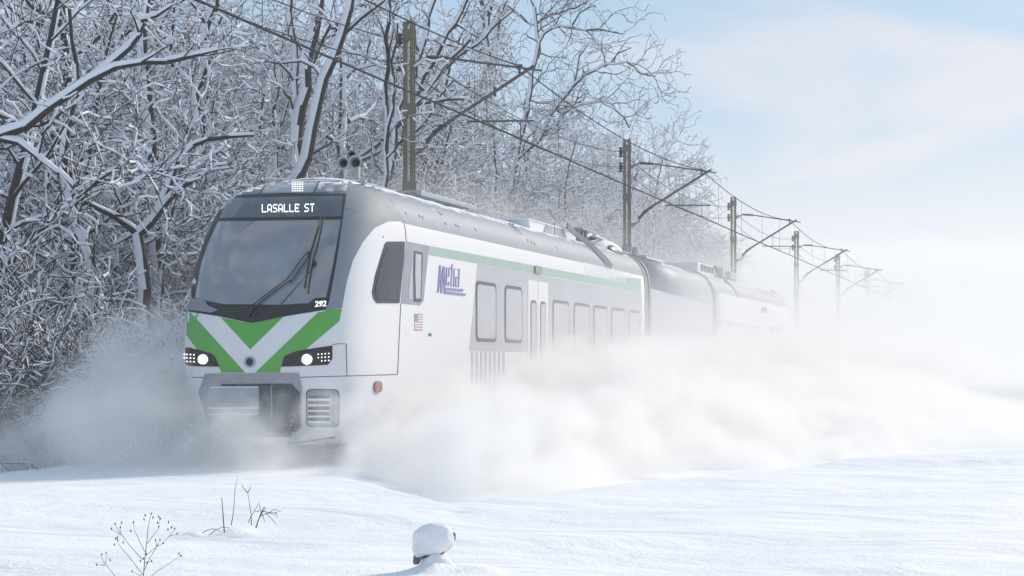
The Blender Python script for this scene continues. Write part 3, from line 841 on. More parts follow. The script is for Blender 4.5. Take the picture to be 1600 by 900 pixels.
b3, bvh3 = nose_body('rear_car_body', (Y3 + 28) - (Y2 + .56), M['body'], train, flip=Y3 + 28); tr(b3)
S3 = side_map(bvh3)
tr(SP('roof_shoulder', [(Y2 + .6, 3.9), (Y3 - 3.0, 3.9), (Y3 - 2.6, 4.2), (Y3 - 2.4, 4.52), (Y2 + .6, 4.52)], M['lroof'], .004, .01, (1.5, .06), smap=S3))
for a, b in ((1120, 1131), (1134, 1145), (1149, 1159), (1162, 1173), (1176, 1186)): side_window(a, b, 2.95, 1.5, S3)
for a, b in ((1202, 1210), (1213, 1221)): side_window(a, b, 3.0, .9, S3)
tr(SP('door_status_lamp', rrect(y_of(1190, SX), 3.5, y_of(1197, SX), 3.7, .06), M['dmetal'], .05, .06, (.4, .3), smap=S3))
bm = bmesh.new()
box(bm, (-11.7, 65.2, 4.74), (1.2, 3.4, .36), bevel=.04); tr(finish(bm, 'equipment_fairing', M['white'], train))
for k in range(5): bm = bmesh.new(); box(bm, (-11.09, 64.2 + k * .55, 4.76), (.03, .3, .22)); tr(finish(bm, 'fairing_vent', M['dmetal'], train))
bm = bmesh.new()
box(bm, (-11.6, 69.0, 4.78), (1.0, .5, .4), bevel=.04); box(bm, (-11.6, 71.2, 4.80), (1.0, 1.6, .25), bevel=.04)
tube(bm, [(-11.9, 71.5, 4.7), (-11.9, 73.0, 5.05), (-11.9, 74.2, 4.95)], .05, 6)
tr(finish(bm, 'roof_cooler', M['gmetal'], train))
bm = bmesh.new()
tube(bm, [(-11.05, 66.6, 4.9), (-10.9, 67.2, 4.6), (-10.6, 67.9, 4.2), (-10.46, 68.3, 3.9)], .05, 6)
tr(finish(bm, 'roof_strap', M['grey'], train, True)); bm = bmesh.new()
tube(bm, [(-11.1, Y3 - 3.2, 4.62), (-10.75, Y3 - 2.5, 4.35), (-10.55, Y3 - 1.9, 4.0), (-10.5, Y3 - 1.6, 3.6)], .04, 6)
tr(finish(bm, 'roof_strap', M['grey'], train, True))
bm = bmesh.new()
for r in range(2):
    for k in range(8):
        x = -11.0 - .0 + .04 * k; box(bm, (x + .05, 76.0 + r * 2.4 + k * .12, rtop(x + .05) + .02), (.05, .3, .03), Matrix.Rotation(.6, 3, 'Y'))
tr(finish(bm, 'roof_louvres', M['dmetal'], train))
# bogies
for yy in (31.5, 51.8, 63.0, 81.0):
    bm = bmesh.new()
    for dy in (-1.2, 1.2):
        for xx in (-12.76, -11.24):
            bmesh.ops.create_cone(bm, segments=24, radius1=.42, radius2=.42, depth=.13, cap_ends=True, matrix=Matrix.Translation((xx, yy + dy, .43)) @ Matrix.Rotation(math.pi / 2, 4, 'Y'))
        tube(bm, [(-12.8, yy + dy, .43), (-11.2, yy + dy, .43)], .08, 8)
    for xx in (-12.95, -11.05): box(bm, (xx, yy, .52), (.14, 3.3, .18), bevel=.02)
    tr(finish(bm, 'bogie', M['dmetal'], train))

# ------------------------------------------------------------------ masts
MY0, MSP, MX = 45.4, 26.0, -15.2
def ring_insulator(bm, a, b, r, n):
    a, b = Vector(a), Vector(b); d = (b - a).normalized(); L = (b - a).length
    pts, rads = [], []
    for i in range(n):
        t0 = i / n
        for f_, rr in ((0, r * .45), (.3, r), (.55, r), (.8, r * .45)):
            pts.append(a + d * L * (t0 + f_ / n)); rads.append(rr)
    tube(bm, pts, rads, 8)
def make_mast():
    root = empty('catenary_mast', (MX, MY0, 0))
    tag(root, '-', 'catenary mast', 'catenary masts in a row behind the train')
    bm = bmesh.new()
    H = 10.0
    for sx in (-1, 1):
        box(bm, (sx * .046, 0, H / 2 - .3), (.02, .17, H + .6)); box(bm, (sx * .096, -.075, H / 2 - .3), (.08, .018, H + .6)); box(bm, (sx * .096, .075, H / 2 - .3), (.08, .018, H + .6))
    obs = [finish(bm, 'mast_post', M['mast'], root)]
    for z in (.6, 2.5, 4.4, 5.92, 7.85, 9.7):
        bm = bmesh.new()
        for sy in (-.093, .093): box(bm, (0, sy, z), (.30, .016, .26))
        for bx in (-.12, .12):
            for bz in (-.08, .08): box(bm, (bx, -.105, z + bz), (.03, .012, .03))
        finish(bm, 'batten_plate', M['mast'], root)
    bm = bmesh.new(); box(bm, (0, 0, H + .01), (.29, .2, .02)); finish(bm, 'mast_cap', M['mast'], root)
    bm = bmesh.new()   # brackets
    for z in (9.05, 6.83):
        box(bm, (.17, 0, z - .06), (.05, .22, .16)); tube(bm, [(.18, 0, z - .10), (.50, 0, z + .10)], .03, 6); tube(bm, [(.18, 0, z + .0), (.36, 0, z + .02)], .02, 6)
    for z in (9.55, 8.98): tube(bm, [(.0, -.1, z), (-.28, -.1, z)], .022, 6)
    obs.append(finish(bm, 'bracket', M['mast'], root))
    for ia, ib, ir, inn in (((.50, 0, 9.12), (1.02, 0, 9.08), .065, 7), ((.62, 0, 7.25), (.98, 0, 7.46), .06, 5), ((-.22, -.1, 9.35), (-.22, -.1, 9.75), .085, 4), ((-.22, -.1, 8.78), (-.22, -.1, 9.18), .085, 4)):
        bm = bmesh.new(); ring_insulator(bm, ia, ib, ir, inn); finish(bm, 'insulator', M['insul'], root)
    bm = bmesh.new()
    tube(bm, [(1.0, 0, 9.08), (3.42, 0, 8.67)], .026, 8)
    tube(bm, [(.45, 0, 6.98), (.66, 0, 7.26)], .05, 8); tube(bm, [(.45, 0, 7.05), (.98, 0, 7.47), (3.22, 0, 8.80)], .042, 8)
    tube(bm, [(1.48, .05, 7.50), (3.20, .05, 7.46)], .024, 8)
    tube(bm, [(2.85, 0, 8.82), (2.85, 0, 8.62)], .03, 6); box(bm, (2.85, 0, 8.82), (.14, .08, .05))
    tube(bm, [(2.86, .05, 7.46), (2.86, .05, 7.04)], .014, 6)
    tube(bm, [(2.0, .05, 7.46), (2.0, .05, 8.0)], .010, 6)
    obs.append(finish(bm, 'cantilever_arm', M['arm'], root, True))
    bm = bmesh.new(); box(bm, (0, 0, -.15), (.6, .6, .5), bevel=.03); obs.append(finish(bm, 'foundation', M['conc'], root))
    return root
mast0 = make_mast()
ORD = {0: 'tallest olive steel catenary mast, rising behind the front car beside the wood',
       1: 'second catenary mast from the left, rising above the joint between the cars',
       2: 'third catenary mast from the left, above the rear car roof boxes',
       3: 'fourth catenary mast from the left, just past the tail of the train',
       4: 'fifth catenary mast from the left, hazy, out past the tail of the train',
       5: 'sixth catenary mast from the left, small and grey in the mist',
       6: 'seventh catenary mast from the left, faint in the mist',
       7: 'faintest catenary mast, smallest and rightmost of the row'}
mast0['label'] = ORD[0]
for n in range(1, 8):
    r = mast0.copy(); COL.objects.link(r); r.location = (MX, MY0 + MSP * n, 0); r['label'] = ORD[n]
    for ch in list(mast0.children):
        c = ch.copy(); COL.objects.link(c); c.parent = r
YN = [MY0 + MSP * n for n in range(-1, 9)]
def wire(name, x, z, sag, r, label):
    bm = bmesh.new(); pts = []
    for a, b in zip(YN, YN[1:]):
        for i in range(12):
            t = i / 12; pts.append((x, a + (b - a) * t, z - 4 * sag * t * (1 - t)))
    pts.append((x, YN[-1], z))
    tube(bm, pts, r, 6)
    o = finish(bm, name, M['wire'], None, True); tag(o, label, 'overhead wire', 'overhead wires along the track'); return o
cwz = 7.03
cwire = wire('overhead_wire', -12.34, cwz, .02, .022, 'lowest thick contact wire running below the steady arms of the masts')
mwire = wire('overhead_wire', -12.34, 8.80, .42, .016, 'sagging wire carried on the tips of the upper mast arms, with droppers')
wire('overhead_wire', -15.42, 9.55, .55, .013, 'thin feeder wire on the upper insulators at the left of the masts')
wire('overhead_wire', -15.42, 8.98, .62, .013, 'thin feeder wire on the lower insulators at the left of the masts')
for a, b in zip(YN, YN[1:]):
    for t in (.15, .38, .62, .85):
        if b > 240: continue
        y = a + (b - a) * t; bm = bmesh.new()
        tube(bm, [(-12.34, y, 8.8 - 4 * .42 * t * (1 - t)), (-12.34, y, cwz)], .006, 4)
        o = finish(bm, 'dropper', M['wire'], mwire, True)

# ------------------------------------------------------------------ trees
class Segs:
    def __init__(s): s.a = []; s.b = []; s.ra = []; s.rb = []
    def add(s, a, b, ra, rb): s.a.append(a); s.b.append(b); s.ra.append(ra); s.rb.append(rb)

def grow(rng, out_thick, out_thin, p, d, L, r, lvl, up=.10, dens=1.0, droop=0.0, minr=.009):
    step = {0: .55, 1: .42, 2: .30, 3: .20, 4: .13}[min(lvl, 4)]
    n = max(2, int(L / step)); step = L / n
    d = d.copy()
    for i in range(n):
        t = i / n
        ra = max(minr, r * (1 - .62 * t)); rb = max(minr, r * (1 - .62 * (t + 1 / n)))
        j = .16 if lvl < 2 else .28
        d = (d + Vector((rng.gauss(0, j), rng.gauss(0, j), rng.gauss(0, j) + up - droop * t))).normalized()
        q = p + d * step
        (out_thick if lvl <= 1 else out_thin).add(p, q, ra, rb)
        p = q
        if lvl < 4:
            start = .35 if lvl == 0 else .12
            rate = {0: .9, 1: .85, 2: 1.0, 3: .95}[lvl] * dens
            if t >= start:
                k = int(rate + rng.random())
                for _ in range(k):
                    ax = Vector((rng.gauss(0, 1), rng.gauss(0, 1), rng.gauss(0, 1))).cross(d)
                    if ax.length < 1e-3: continue
                    ang = rng.uniform(.5, 1.15)
                    nd = (Matrix.Rotation(ang, 3, ax.normalized()) @ d)
                    if lvl == 0 and nd.z < .05: nd.z = rng.uniform(.05, .4); nd.normalize()
                    nl = L * (1 - .55 * t) * rng.uniform(.34, .62)
                    if lvl == 3: nl = rng.uniform(.18, .45)
                    if lvl == 2: nl = min(nl, rng.uniform(.5, 1.0))
                    if nl > .12:
                        grow(rng, out_thick, out_thin, p, nd, nl, rb * rng.uniform(.45, .7), lvl + 1, .04 if lvl < 3 else .0, dens, .0, minr)

def seg_mesh(name, segs, mats, parent, rng, snow=1.0, smin=.010, sides_fn=None, wind=Vector((-.85, -.62, 0)), snow_prob=.70):
    A = np.array([tuple(v) for v in segs.a]); B = np.array([tuple(v) for v in segs.b])
    ra = np.array(segs.ra); rb = np.array(segs.rb)
    V, Fc, Mi = [], [], []
    base = 0
    def emit_prisms(A, B, ra, rb, sides, mi):
        nonlocal base
        if len(A) == 0: return
        D = B - A; Ln = np.linalg.norm(D, axis=1, keepdims=True); D = D / np.maximum(Ln, 1e-6)
        ref = np.where(np.abs(D[:, 2:3]) < .9, np.array([[0, 0, 1.]]), np.array([[1., 0, 0]]))
        U = np.cross(D, ref); U /= np.linalg.norm(U, axis=1, keepdims=True); Vv = np.cross(U, D)
        A2 = A - D * ra[:, None] * .3; B2 = B + D * rb[:, None] * .3
        an = 2 * np.pi * np.arange(sides) / sides + .3
        ring = U[:, None, :] * np.cos(an)[None, :, None] + Vv[:, None, :] * np.sin(an)[None, :, None]
        va = A2[:, None, :] + ring * ra[:, None, None]; vb = B2[:, None, :] + ring * rb[:, None, None]
        vs = np.concatenate([va, vb], axis=1).reshape(-1, 3)
        n = len(A); k = np.arange(sides); k2 = (k + 1) % sides
        f = np.stack([k, k2, k2 + sides, k + sides], axis=1)
        F_ = (f[None] + (np.arange(n) * 2 * sides)[:, None, None]).reshape(-1, 4) + base
        V.append(vs); Fc.append(F_); Mi.append(np.full(len(F_), mi)); base += len(vs)
    def split(A, B, ra, rb, mi):
        thin = ra < .02; mid = (ra >= .02) & (ra < .07); th = ra >= .07
        for msk, sd in ((thin, 3), (mid, 5), (th, 9)): emit_prisms(A[msk], B[msk], ra[msk], rb[msk], sd, mi)
    split(A, B, ra, rb, 0)
    # snow lying on the upper side
    D = B - A; D /= np.maximum(np.linalg.norm(D, axis=1, keepdims=True), 1e-6)
    upv = np.array([0, 0, 1.]) + np.array(wind) * .5
    Nn = upv - D * (D @ upv)[:, None]; hl = np.linalg.norm(Nn, axis=1)
    Nn /= np.maximum(hl[:, None], 1e-6)
    rs = np.random.RandomState(rng.randint(0, 1 << 30))
    hor = np.sqrt(np.maximum(0, 1 - D[:, 2] ** 2))
    keep = rs.rand(len(A)) < np.where(ra > .055, 1.0, snow_prob * np.clip(.35 + hor, 0, 1))
    sa = (ra * .78 + smin * rs.uniform(.3, 1.7, len(A))) * snow * (.6 + .4 * hor); sb = (rb * .78 + smin * rs.uniform(.3, 1.7, len(A))) * snow * (.6 + .4 * hor)
    big = ra > .055
    sa = np.where(big, ra * .94 + .006, sa); sb = np.where(big, rb * .94 + .006, sb)
    oa = np.where(big, ra * .34, ra * .62 + sa * .45)[:, None] * Nn; ob = np.where(big, rb * .34, rb * .62 + sb * .45)[:, None] * Nn
    split((A + oa)[keep], (B + ob)[keep], sa[keep], sb[keep], 1)
    V = np.concatenate(V); Fc = np.concatenate(Fc); Mi = np.concatenate(Mi)
    me = bpy.data.meshes.new(name)
    me.vertices.add(len(V)); me.vertices.foreach_set('co', V.astype(np.float32).ravel())
    me.loops.add(len(Fc) * 4); me.loops.foreach_set('vertex_index', Fc.astype(np.int32).ravel())
    me.polygons.add(len(Fc)); me.polygons.foreach_set('loop_start', (np.arange(len(Fc)) * 4).astype(np.int32))
    me.materials.append(mats[0]); me.materials.append(mats[1])
    me.polygons.foreach_set('material_index', Mi.astype(np.int32))
    me.polygons.foreach_set('use_smooth', np.ones(len(Fc), dtype=bool))
    me.update(calc_edges=True)
    o = bpy.data.objects.new(name, me); COL.objects.link(o); o.parent = parent
    print('SEGS', name, len(A), len(Fc))
    return o
TM = [M['bark'], M['tsnow']]

def make_tree(name, seed, H, r, dens=1.0, lean=(0, 0), spread=1.0, low=.15, stems=1):
    rng = random.Random(seed)
    root = empty(name)
    th, tn = Segs(), Segs()
    for s in range(stems):
        d0 = Vector((lean[0] + rng.gauss(0, .12 * (1 + (stems > 1) * 2)), lean[1] + rng.gauss(0, .12 * (1 + (stems > 1) * 2)), 1)).normalized()
        p = Vector((rng.gauss(0, .1 * stems), rng.gauss(0, .1 * stems), -.3)); L = H * rng.uniform(.8, 1) ; n = int(L / .6); d = d0.copy()
        for i in range(n):
            t = i / n
            ra, rb = r * (1 - .8 * t), r * (1 - .8 * (t + 1 / n))
            d = (d + Vector((rng.gauss(0, .07), rng.gauss(0, .07), .06))).normalized()
            q = p + d * (L / n); th.add(p, q, ra, rb); p = q
            if t > low:
                for _ in range(int(1.1 * dens + rng.random())):
                    az = rng.uniform(0, 6.28); el = rng.uniform(.05, .75) + .3 * t
                    nd = Vector((math.cos(az) * math.cos(el), math.sin(az) * math.cos(el), math.sin(el)))
                    grow(rng, th, tn, p, nd, H * rng.uniform(.16, .34) * spread * (1.1 - .6 * t), rb * rng.uniform(.3, .5), 1, .03, dens, .05)
    seg_mesh('trunk', th, TM, root, rng, snow=1.0, smin=.020, snow_prob=.95)
    seg_mesh('crown', tn, TM, root, rng, snow=1.0, smin=.016)
    return root

def make_shrub(name, seed, H, stems, dens=1.0, mats=None, sp=.85):
    rng = random.Random(seed); root = empty(name); th, tn = Segs(), Segs()
    for s in range(stems):
        az = rng.uniform(0, 6.28); tilt = rng.uniform(.05, .75)
        d = Vector((math.cos(az) * tilt, math.sin(az) * tilt, 1)).normalized()
        p = Vector((math.cos(az) * rng.uniform(0, .35), math.sin(az) * rng.uniform(0, .35), -.1))
        grow(rng, th, tn, p, d, H * rng.uniform(.5, 1), .022, 1, .02, dens, .08)
    seg_mesh('stems', th, mats or TM, root, rng, snow=1.0, smin=.011, snow_prob=sp)
    seg_mesh('twigs', tn, mats or TM, root, rng, snow=1.0, smin=.0115 if sp > .6 else .009, snow_prob=sp)
    return root

PROTO = dict(
    A=[make_tree('snowy_tree', 11, 15, .16, 1.4, low=.08, spread=1.15), make_tree('snowy_tree', 12, 14, .14, 1.4, low=.06, spread=1.2), make_tree('snowy_tree', 17, 15.5, .19, 1.3, (.15, .05), low=.1, spread=1.2)],
    B=[make_tree('snowy_tree', 21, 10, .085, 1.7, low=.04, spread=1.4), make_tree('snowy_tree', 22, 9, .08, 1.6, low=.04, spread=1.4, stems=2)],
    D=[make_shrub('snowy_shrub', 31, 4.6, 26, 1.35), make_shrub('snowy_shrub', 32, 4.0, 26, 1.35), make_shrub('snowy_shrub', 33, 4.4, 22, 1.4)],
)
BR = [mat('brown_twig_bark', (.055, .038, .03), .85, dirt=.4, dirt_col=(.1, .075, .06), scale=5), M['tsnow']]
PROTO['E'] = [make_shrub('brown_shrub', 61, 2.6, 30, 1.5, BR, .5), make_shrub('brown_shrub', 62, 2.2, 26, 1.5, BR, .55)]
used = set()
def place(kind, x, y, sc, label, group, rng, cat='tree'):
    pr = rng.choice(PROTO[kind])
    if pr.name in used:
        r = pr.copy(); COL.objects.link(r)
        for ch in list(pr.children):
            c = ch.copy(); COL.objects.link(c); c.parent = r
    else: r = pr; used.add(pr.name)
    r.location = (x, y, zt(x, y)); r.rotation_euler = (rng.gauss(0, .04), rng.gauss(0, .04), rng.uniform(0, 6.28)); r.scale = (sc, sc, sc * rng.uniform(.92, 1.08))
    tag(r, label, cat, group)
    return r
OUT_X = [-300, 600, 690, 740, 800, 860, 930, 1000, 1060, 1100, 1135]
OUT_Y = [-160, -160, -40, 40, 120, 165, 185, 185, 215, 262, 345]
rng = random.Random(5)
LM = [(-200, 'at the far left edge'), (40, 'by the arched limb'), (150, 'above the left plume'), (250, 'left of the train roof'), (380, 'behind the train front'), (500, 'left of the tallest mast'),
      (645, 'just right of the tallest mast'), (740, 'above the roof fairing'), (850, 'under the big sky tree'), (975, 'just right of the second mast'), (1060, 'at the far right end')]
def LMK(px):
    r = LM[0][1]
    for a, l in LM:
        if px >= a: r = l
    return r
def wood():
    hs = {'A': 15.0, 'B': 10.0, 'D': 4.4}
    for row, (X, sp, kinds) in enumerate(((-17.6, 2.3, 'DD'), (-19.2, 2.4, 'DDB'), (-21.3, 3.2, 'BDA'), (-24.5, 3.4, 'AAB'), (-28.5, 3.8, 'AAB'), (-34, 4.6, 'AAA'), (-42, 6.0, 'AAA'))):
        y = -X / .63
        while y < 330:
            x = X + rng.gauss(0, .6); yy = y + rng.gauss(0, .7)
            d = FW.x * x + FW.y * yy; px = 800 + F * (RT.x * x + RT.y * yy) / d
            y += sp * rng.uniform(.75, 1.25) * (1 + max(0, yy - 60) / 110)
            if px < -110: continue
            if px > 1118: break
            k = rng.choice(kinds)
            top = float(np.interp(px, OUT_X, OUT_Y)) + rng.uniform(-12, 40)
            Hmax = 1.5 - zt(x, yy) + (569 - top) / F * d
            sc = min(rng.uniform(.85, 1.15), Hmax / hs[k] if top > -100 else 9)
            if k == 'D' and px < 640: sc *= .78
            if sc < .3: continue
            if px > 1070 and k == 'A': sc *= .9
            lm = LMK(px)
            if k == 'D': place(k, x, yy, sc, 'snowy thicket shrub of fanned stems, ' + lm, 'shrubs along the edge of the wood', rng, 'shrub')
            elif k == 'B': place(k, x, yy, sc, ('small spreading snowy tree in front, ' if row < 3 else 'small spreading snowy tree further back, ') + lm, 'smaller trees in the wood', rng)
            else: place(k, x, yy, sc, ('tall bare snowy tree in the front rows, ' if row < 4 else 'tall bare snowy tree in the back rows, ') + lm, 'tall trees in the wood', rng)
wood()
for k, (x, y, sc) in enumerate(((-16.9, 27.2, 1.0), (-17.4, 28.6, 1.1), (-16.8, 30.2, .9), (-18.0, 30.0, 1.2), (-17.6, 32.0, 1.1), (-17.2, 33.8, .9), (-18.8, 31.6, 1.3), (-17.0, 35.4, .8))):
    place('E', x, y, sc, 'low brown thorny shrub, at the lower left edge', 'brown shrubs at the lower left', rng, 'shrub')

ORDN = ['leftmost', 'second from left', 'third from left', 'fourth from left', 'fifth from left', 'sixth from left', 'seventh from left', 'eighth from left', 'ninth from left', 'tenth from left']
def number_labels():
    by = {}
    for o in COL.objects:
        if o.parent is None and o.get('group') and o.type == 'EMPTY' and o['group'] != 'catenary masts in a row behind the train':
            c = o.location; d = FW.dot(c); by.setdefault(o['label'], []).append((RT.dot(c) / d, o))
    for l, ms in by.items():
        if 1 < len(ms) <= len(ORDN):
            for k, (q, o) in enumerate(sorted(ms, key=lambda t_: t_[0])): o['label'] = l.replace(', ', ', ' + ORDN[k] + ' ', 1) if len(l.split()) <= 13 else l
        elif len(ms) > 1: pass
def traced_tree(name, label, depth, lines, seed, branch=1.0, brl=1.6, up=.05, jit=.25, group=None, snowk=1.0, rk=1.0):
    """trunk and limbs follow polylines laid out in the tree's own upright plane, thickened and given depth"""
    rng = random.Random(seed)
    base = at_depth(lines[0][0][0], lines[0][0][1], depth); gz = zt(base.x, base.y)
    root = empty(name, (base.x, base.y, gz)); tag(root, label, 'tree', group)
    loc = Vector(root.location)
    th, tn = Segs(), Segs()
    for li, ln in enumerate(lines):
        dd = depth; pts = []
        k = rng.uniform(-1, 1) * jit * (0 if li == 0 else 1)
        for i, (px, py, r) in enumerate(ln):
            p = at_depth(px, py, depth); p += FW * (k * i * .6); pts.append((p - loc, rk * r / F * depth))
        if li == 0 and pts[0][0].z > -.2:
            p0 = pts[0][0].copy(); p0 = Vector((p0.x * .8, p0.y, -.3)); pts.insert(0, (p0, pts[0][1] * 1.15))
        for (a, ra), (b, rb) in zip(pts, pts[1:]):
            n = max(1, int((b - a).length / .35)); prev = a; pr_ = ra
            perp = Vector((rng.gauss(0, 1), rng.gauss(0, 1), rng.gauss(0, 1))) * .04
            for i in range(1, n + 1):
                t = i / n; q = a.lerp(b, t) + (perp * math.sin(t * math.pi) if i < n else Vector()) + (Vector((rng.gauss(0, .03), rng.gauss(0, .03), rng.gauss(0, .03))) if i < n else Vector())
                rr = ra + (rb - ra) * t
                th.add(prev, q, pr_, rr)
                dirv = (q - prev).normalized(); prev = q; pr_ = rr
                if rng.random() < branch * (.9 if rr < .08 else .45) and (q.z > .8):
                    az = Vector((rng.gauss(0, 1), rng.gauss(0, 1), rng.gauss(0, 1)))
                    nd = (dirv * .5 + az.normalized() * .9 + Vector((0, 0, .25))).normalized()
                    grow(rng, th, tn, q, nd, brl * rng.uniform(.5, 1.1), min(rr * .45, .035), 2, up, 1.0, .05)
    seg_mesh('trunk', th, TM, root, rng, snow=.95 * snowk, smin=.014, snow_prob=.97)
    if tn.a: seg_mesh('crown', tn, TM, root, rng, snow=snowk, smin=.016)
    return root
traced_tree('leaning_tree', 'thick dark leaning trunk with snow down its left side, behind the horns of the train', 47, rk=.86, lines=
    [[(455, 330, 12), (470, 268, 11), (484, 224, 10), (494, 174, 9.5), (506, 124, 9), (522, 90, 8.5), (534, 56, 8), (546, 15, 7.5), (553, -30, 7), (560, -110, 5)],
     [(534, 56, 5), (560, 30, 4), (590, 5, 3), (620, -20, 2)], [(506, 124, 3.5), (490, 105, 3), (470, 95, 2.4), (440, 98, 1.6)]], seed=41, branch=.6)
traced_tree('twin_trunk_tree', 'pale twin-stemmed trunk just left of the thick leaning trunk', 49, rk=.8, lines=
    [[(462, 300, 11), (466, 200, 11), (480, 140, 10), (481, 87, 10), (491, 53, 10), (500, 0, 9), (506, -90, 6)],
     [(466, 215, 6), (458, 174, 6), (462, 103, 5.5), (453, 40, 5.5), (450, -60, 4)], [(481, 110, 5), (500, 70, 3), (515, 35, 2.5)]], seed=42, branch=.6)
traced_tree('forked_tree', 'low dark tree forked in a wide Y, left of the train front', 38,
    [[(228, 450, 9), (225, 430, 8.5), (222, 400, 8), (217, 372, 7.5), (216, 362, 7)],
     [(216, 365, 6.5), (200, 352, 6), (180, 338, 5), (155, 326, 4.5), (130, 312, 3.5), (110, 298, 2.5)],
     [(216, 365, 7.5), (235, 348, 7), (262, 312, 6), (285, 290, 5), (310, 275, 4), (335, 258, 3)],
     [(235, 348, 7), (248, 325, 6), (262, 290, 6), (275, 248, 5.5), (297, 226, 5), (320, 216, 4), (355, 211, 3), (392, 208, 2)]], 43, .7, 1.3)
traced_tree('arched_limb_tree', 'tree at the left edge with one long arched snow-laden limb reaching right', 36,
    [[(-30, 400, 11), (-20, 260, 10), (-5, 212, 9), (15, 205, 9), (40, 197, 8.5), (70, 172, 8), (105, 148, 7.5), (140, 124, 7), (180, 104, 6), (220, 97, 5), (260, 97, 4.5), (300, 88, 3.5), (340, 78, 2)],
     [(-5, 214, 7), (30, 222, 6), (60, 245, 5), (90, 268, 4), (115, 292, 3.5)]], 44, .6, 1.4)
traced_tree('knotted_tree', 'dark crooked trunk under the arched limb, one branch bent up to the sky', 37.5,
    [[(148, 440, 7), (130, 370, 7), (108, 300, 6.5), (100, 240, 6), (105, 200, 6), (112, 168, 6), (122, 145, 6)],
     [(140, 124, 6), (170, 98, 7), (200, 70, 6.5), (214, 50, 5), (222, 25, 4.5), (228, -20, 4), (232, -90, 3)],
     [(122, 145, 4), (118, 100, 4), (108, 60, 3), (102, 10, 3)], [(222, 32, 4), (246, 26, 3), (270, 12, 2)]], 45, .6, 1.3)
traced_tree('pale_trunk_tree', 'straight pale trunk standing behind the long arched limb', 44,
    [[(246, 420, 8.5), (242, 330, 8.5), (237, 230, 8.5), (233, 180, 8.5), (228, 120, 8), (223, 60, 7), (219, -60, 5)],
     [(233, 200, 2.5), (205, 160, 2), (180, 135, 1.5)]], 46, .35)
traced_tree('dark_trunk_tree', 'dark vertical trunk between the pale trunk and the twin-stemmed trunk', 46,
    [[(318, 330, 7), (312, 190, 7), (305, 150, 7), (318, 70, 6.5), (336, 10, 6), (340, -90, 5)],
     [(312, 190, 4), (296, 130, 3.5), (262, 90, 3), (262, -20, 2.5)]], 47, .5)
traced_tree('slender_tree', 'pair of slender dark stems just left of the tallest mast', 46.5,
    [[(600, 330, 4), (603, 249, 3.8), (606, 193, 3.6), (607, 109, 3.4), (609, 10, 3), (610, -80, 2.4)],
     [(603, 249, 2.6), (616, 150, 2.4), (612, 100, 2), (622, 40, 2)]], 48, .5)
traced_tree('fan_limbed_tree', 'tree of long straight snowy limbs fanning right from behind the tallest mast', 58,
    [[(600, 320, 6), (616, 200, 6), (640, 160, 5.5), (660, 120, 5), (690, 70, 4), (720, 20, 3.5), (745, -40, 2.5)],
     [(616, 205, 4.5), (650, 100, 4), (668, 40, 3.4), (690, -30, 2.6)], [(620, 195, 4), (655, 158, 3.6), (690, 110, 3), (735, 66, 2.4)],
     [(630, 180, 3.6), (660, 160, 3), (700, 154, 2.6), (733, 153, 1.8)], [(640, 165, 3), (700, 105, 2.6), (760, 58, 2), (800, 20, 1.6)]], 49, .6)
traced_tree('clumped_trunks_tree', 'clump of upright grey trunks near the top of the photo, left of the sky', 80,
    [[(772, 330, 5), (768, 200, 5), (764, 130, 5), (760, 70, 5), (768, 0, 4.5), (770, -60, 4)],
     [(768, 140, 4), (750, 80, 4), (755, 10, 3.5), (745, -60, 3)], [(772, 150, 4), (776, 60, 4), (790, 0, 3.5)]], 50, .5)
traced_tree('sky_tree', 'big bare tree whose bluish crooked limbs arch out against the open sky', 84,
    [[(800, 330, 6), (806, 260, 6), (818, 200, 5.5), (830, 130, 5), (838, 89, 4.6), (842, 67, 4.4), (838, 38, 4), (832, 0, 3.6), (826, -60, 3)],
     [(838, 92, 4), (842, 67, 4), (850, 52, 3.8), (862, 44, 3.6), (893, 42, 3.2), (915, 48, 2.8), (935, 46, 2.4), (955, 50, 2), (972, 54, 1.4)],
     [(806, 250, 5), (845, 215, 4.8), (872, 165, 4.6), (885, 150, 4.4), (897, 135, 4.2), (914, 120, 3.8), (944, 105, 3.2), (977, 103, 2.6), (999, 122, 2), (1020, 127, 1.2)],
     [(830, 225, 4), (870, 195, 3.8), (893, 170, 3.6), (927, 162, 3.2), (956, 165, 2.6), (973, 186, 2), (982, 204, 1.4)],
     [(838, 38, 3), (860, 22, 2.6), (890, 12, 2.2), (925, -5, 1.6)], [(897, 135, 2.4), (902, 110, 2.2), (905, 88, 1.8), (918, 70, 1.2)],
     [(893, 42, 2.2), (905, 22, 1.8), (930, 10, 1.2)], [(838, 40, 3), (815, 25, 2.6), (795, 10, 2), (770, 8, 1.6)], [(944, 105, 2), (965, 85, 1.6), (985, 78, 1)]], 51, 1.5, 2.6, up=.0, jit=.5, snowk=.62, rk=.68)

number_labels()
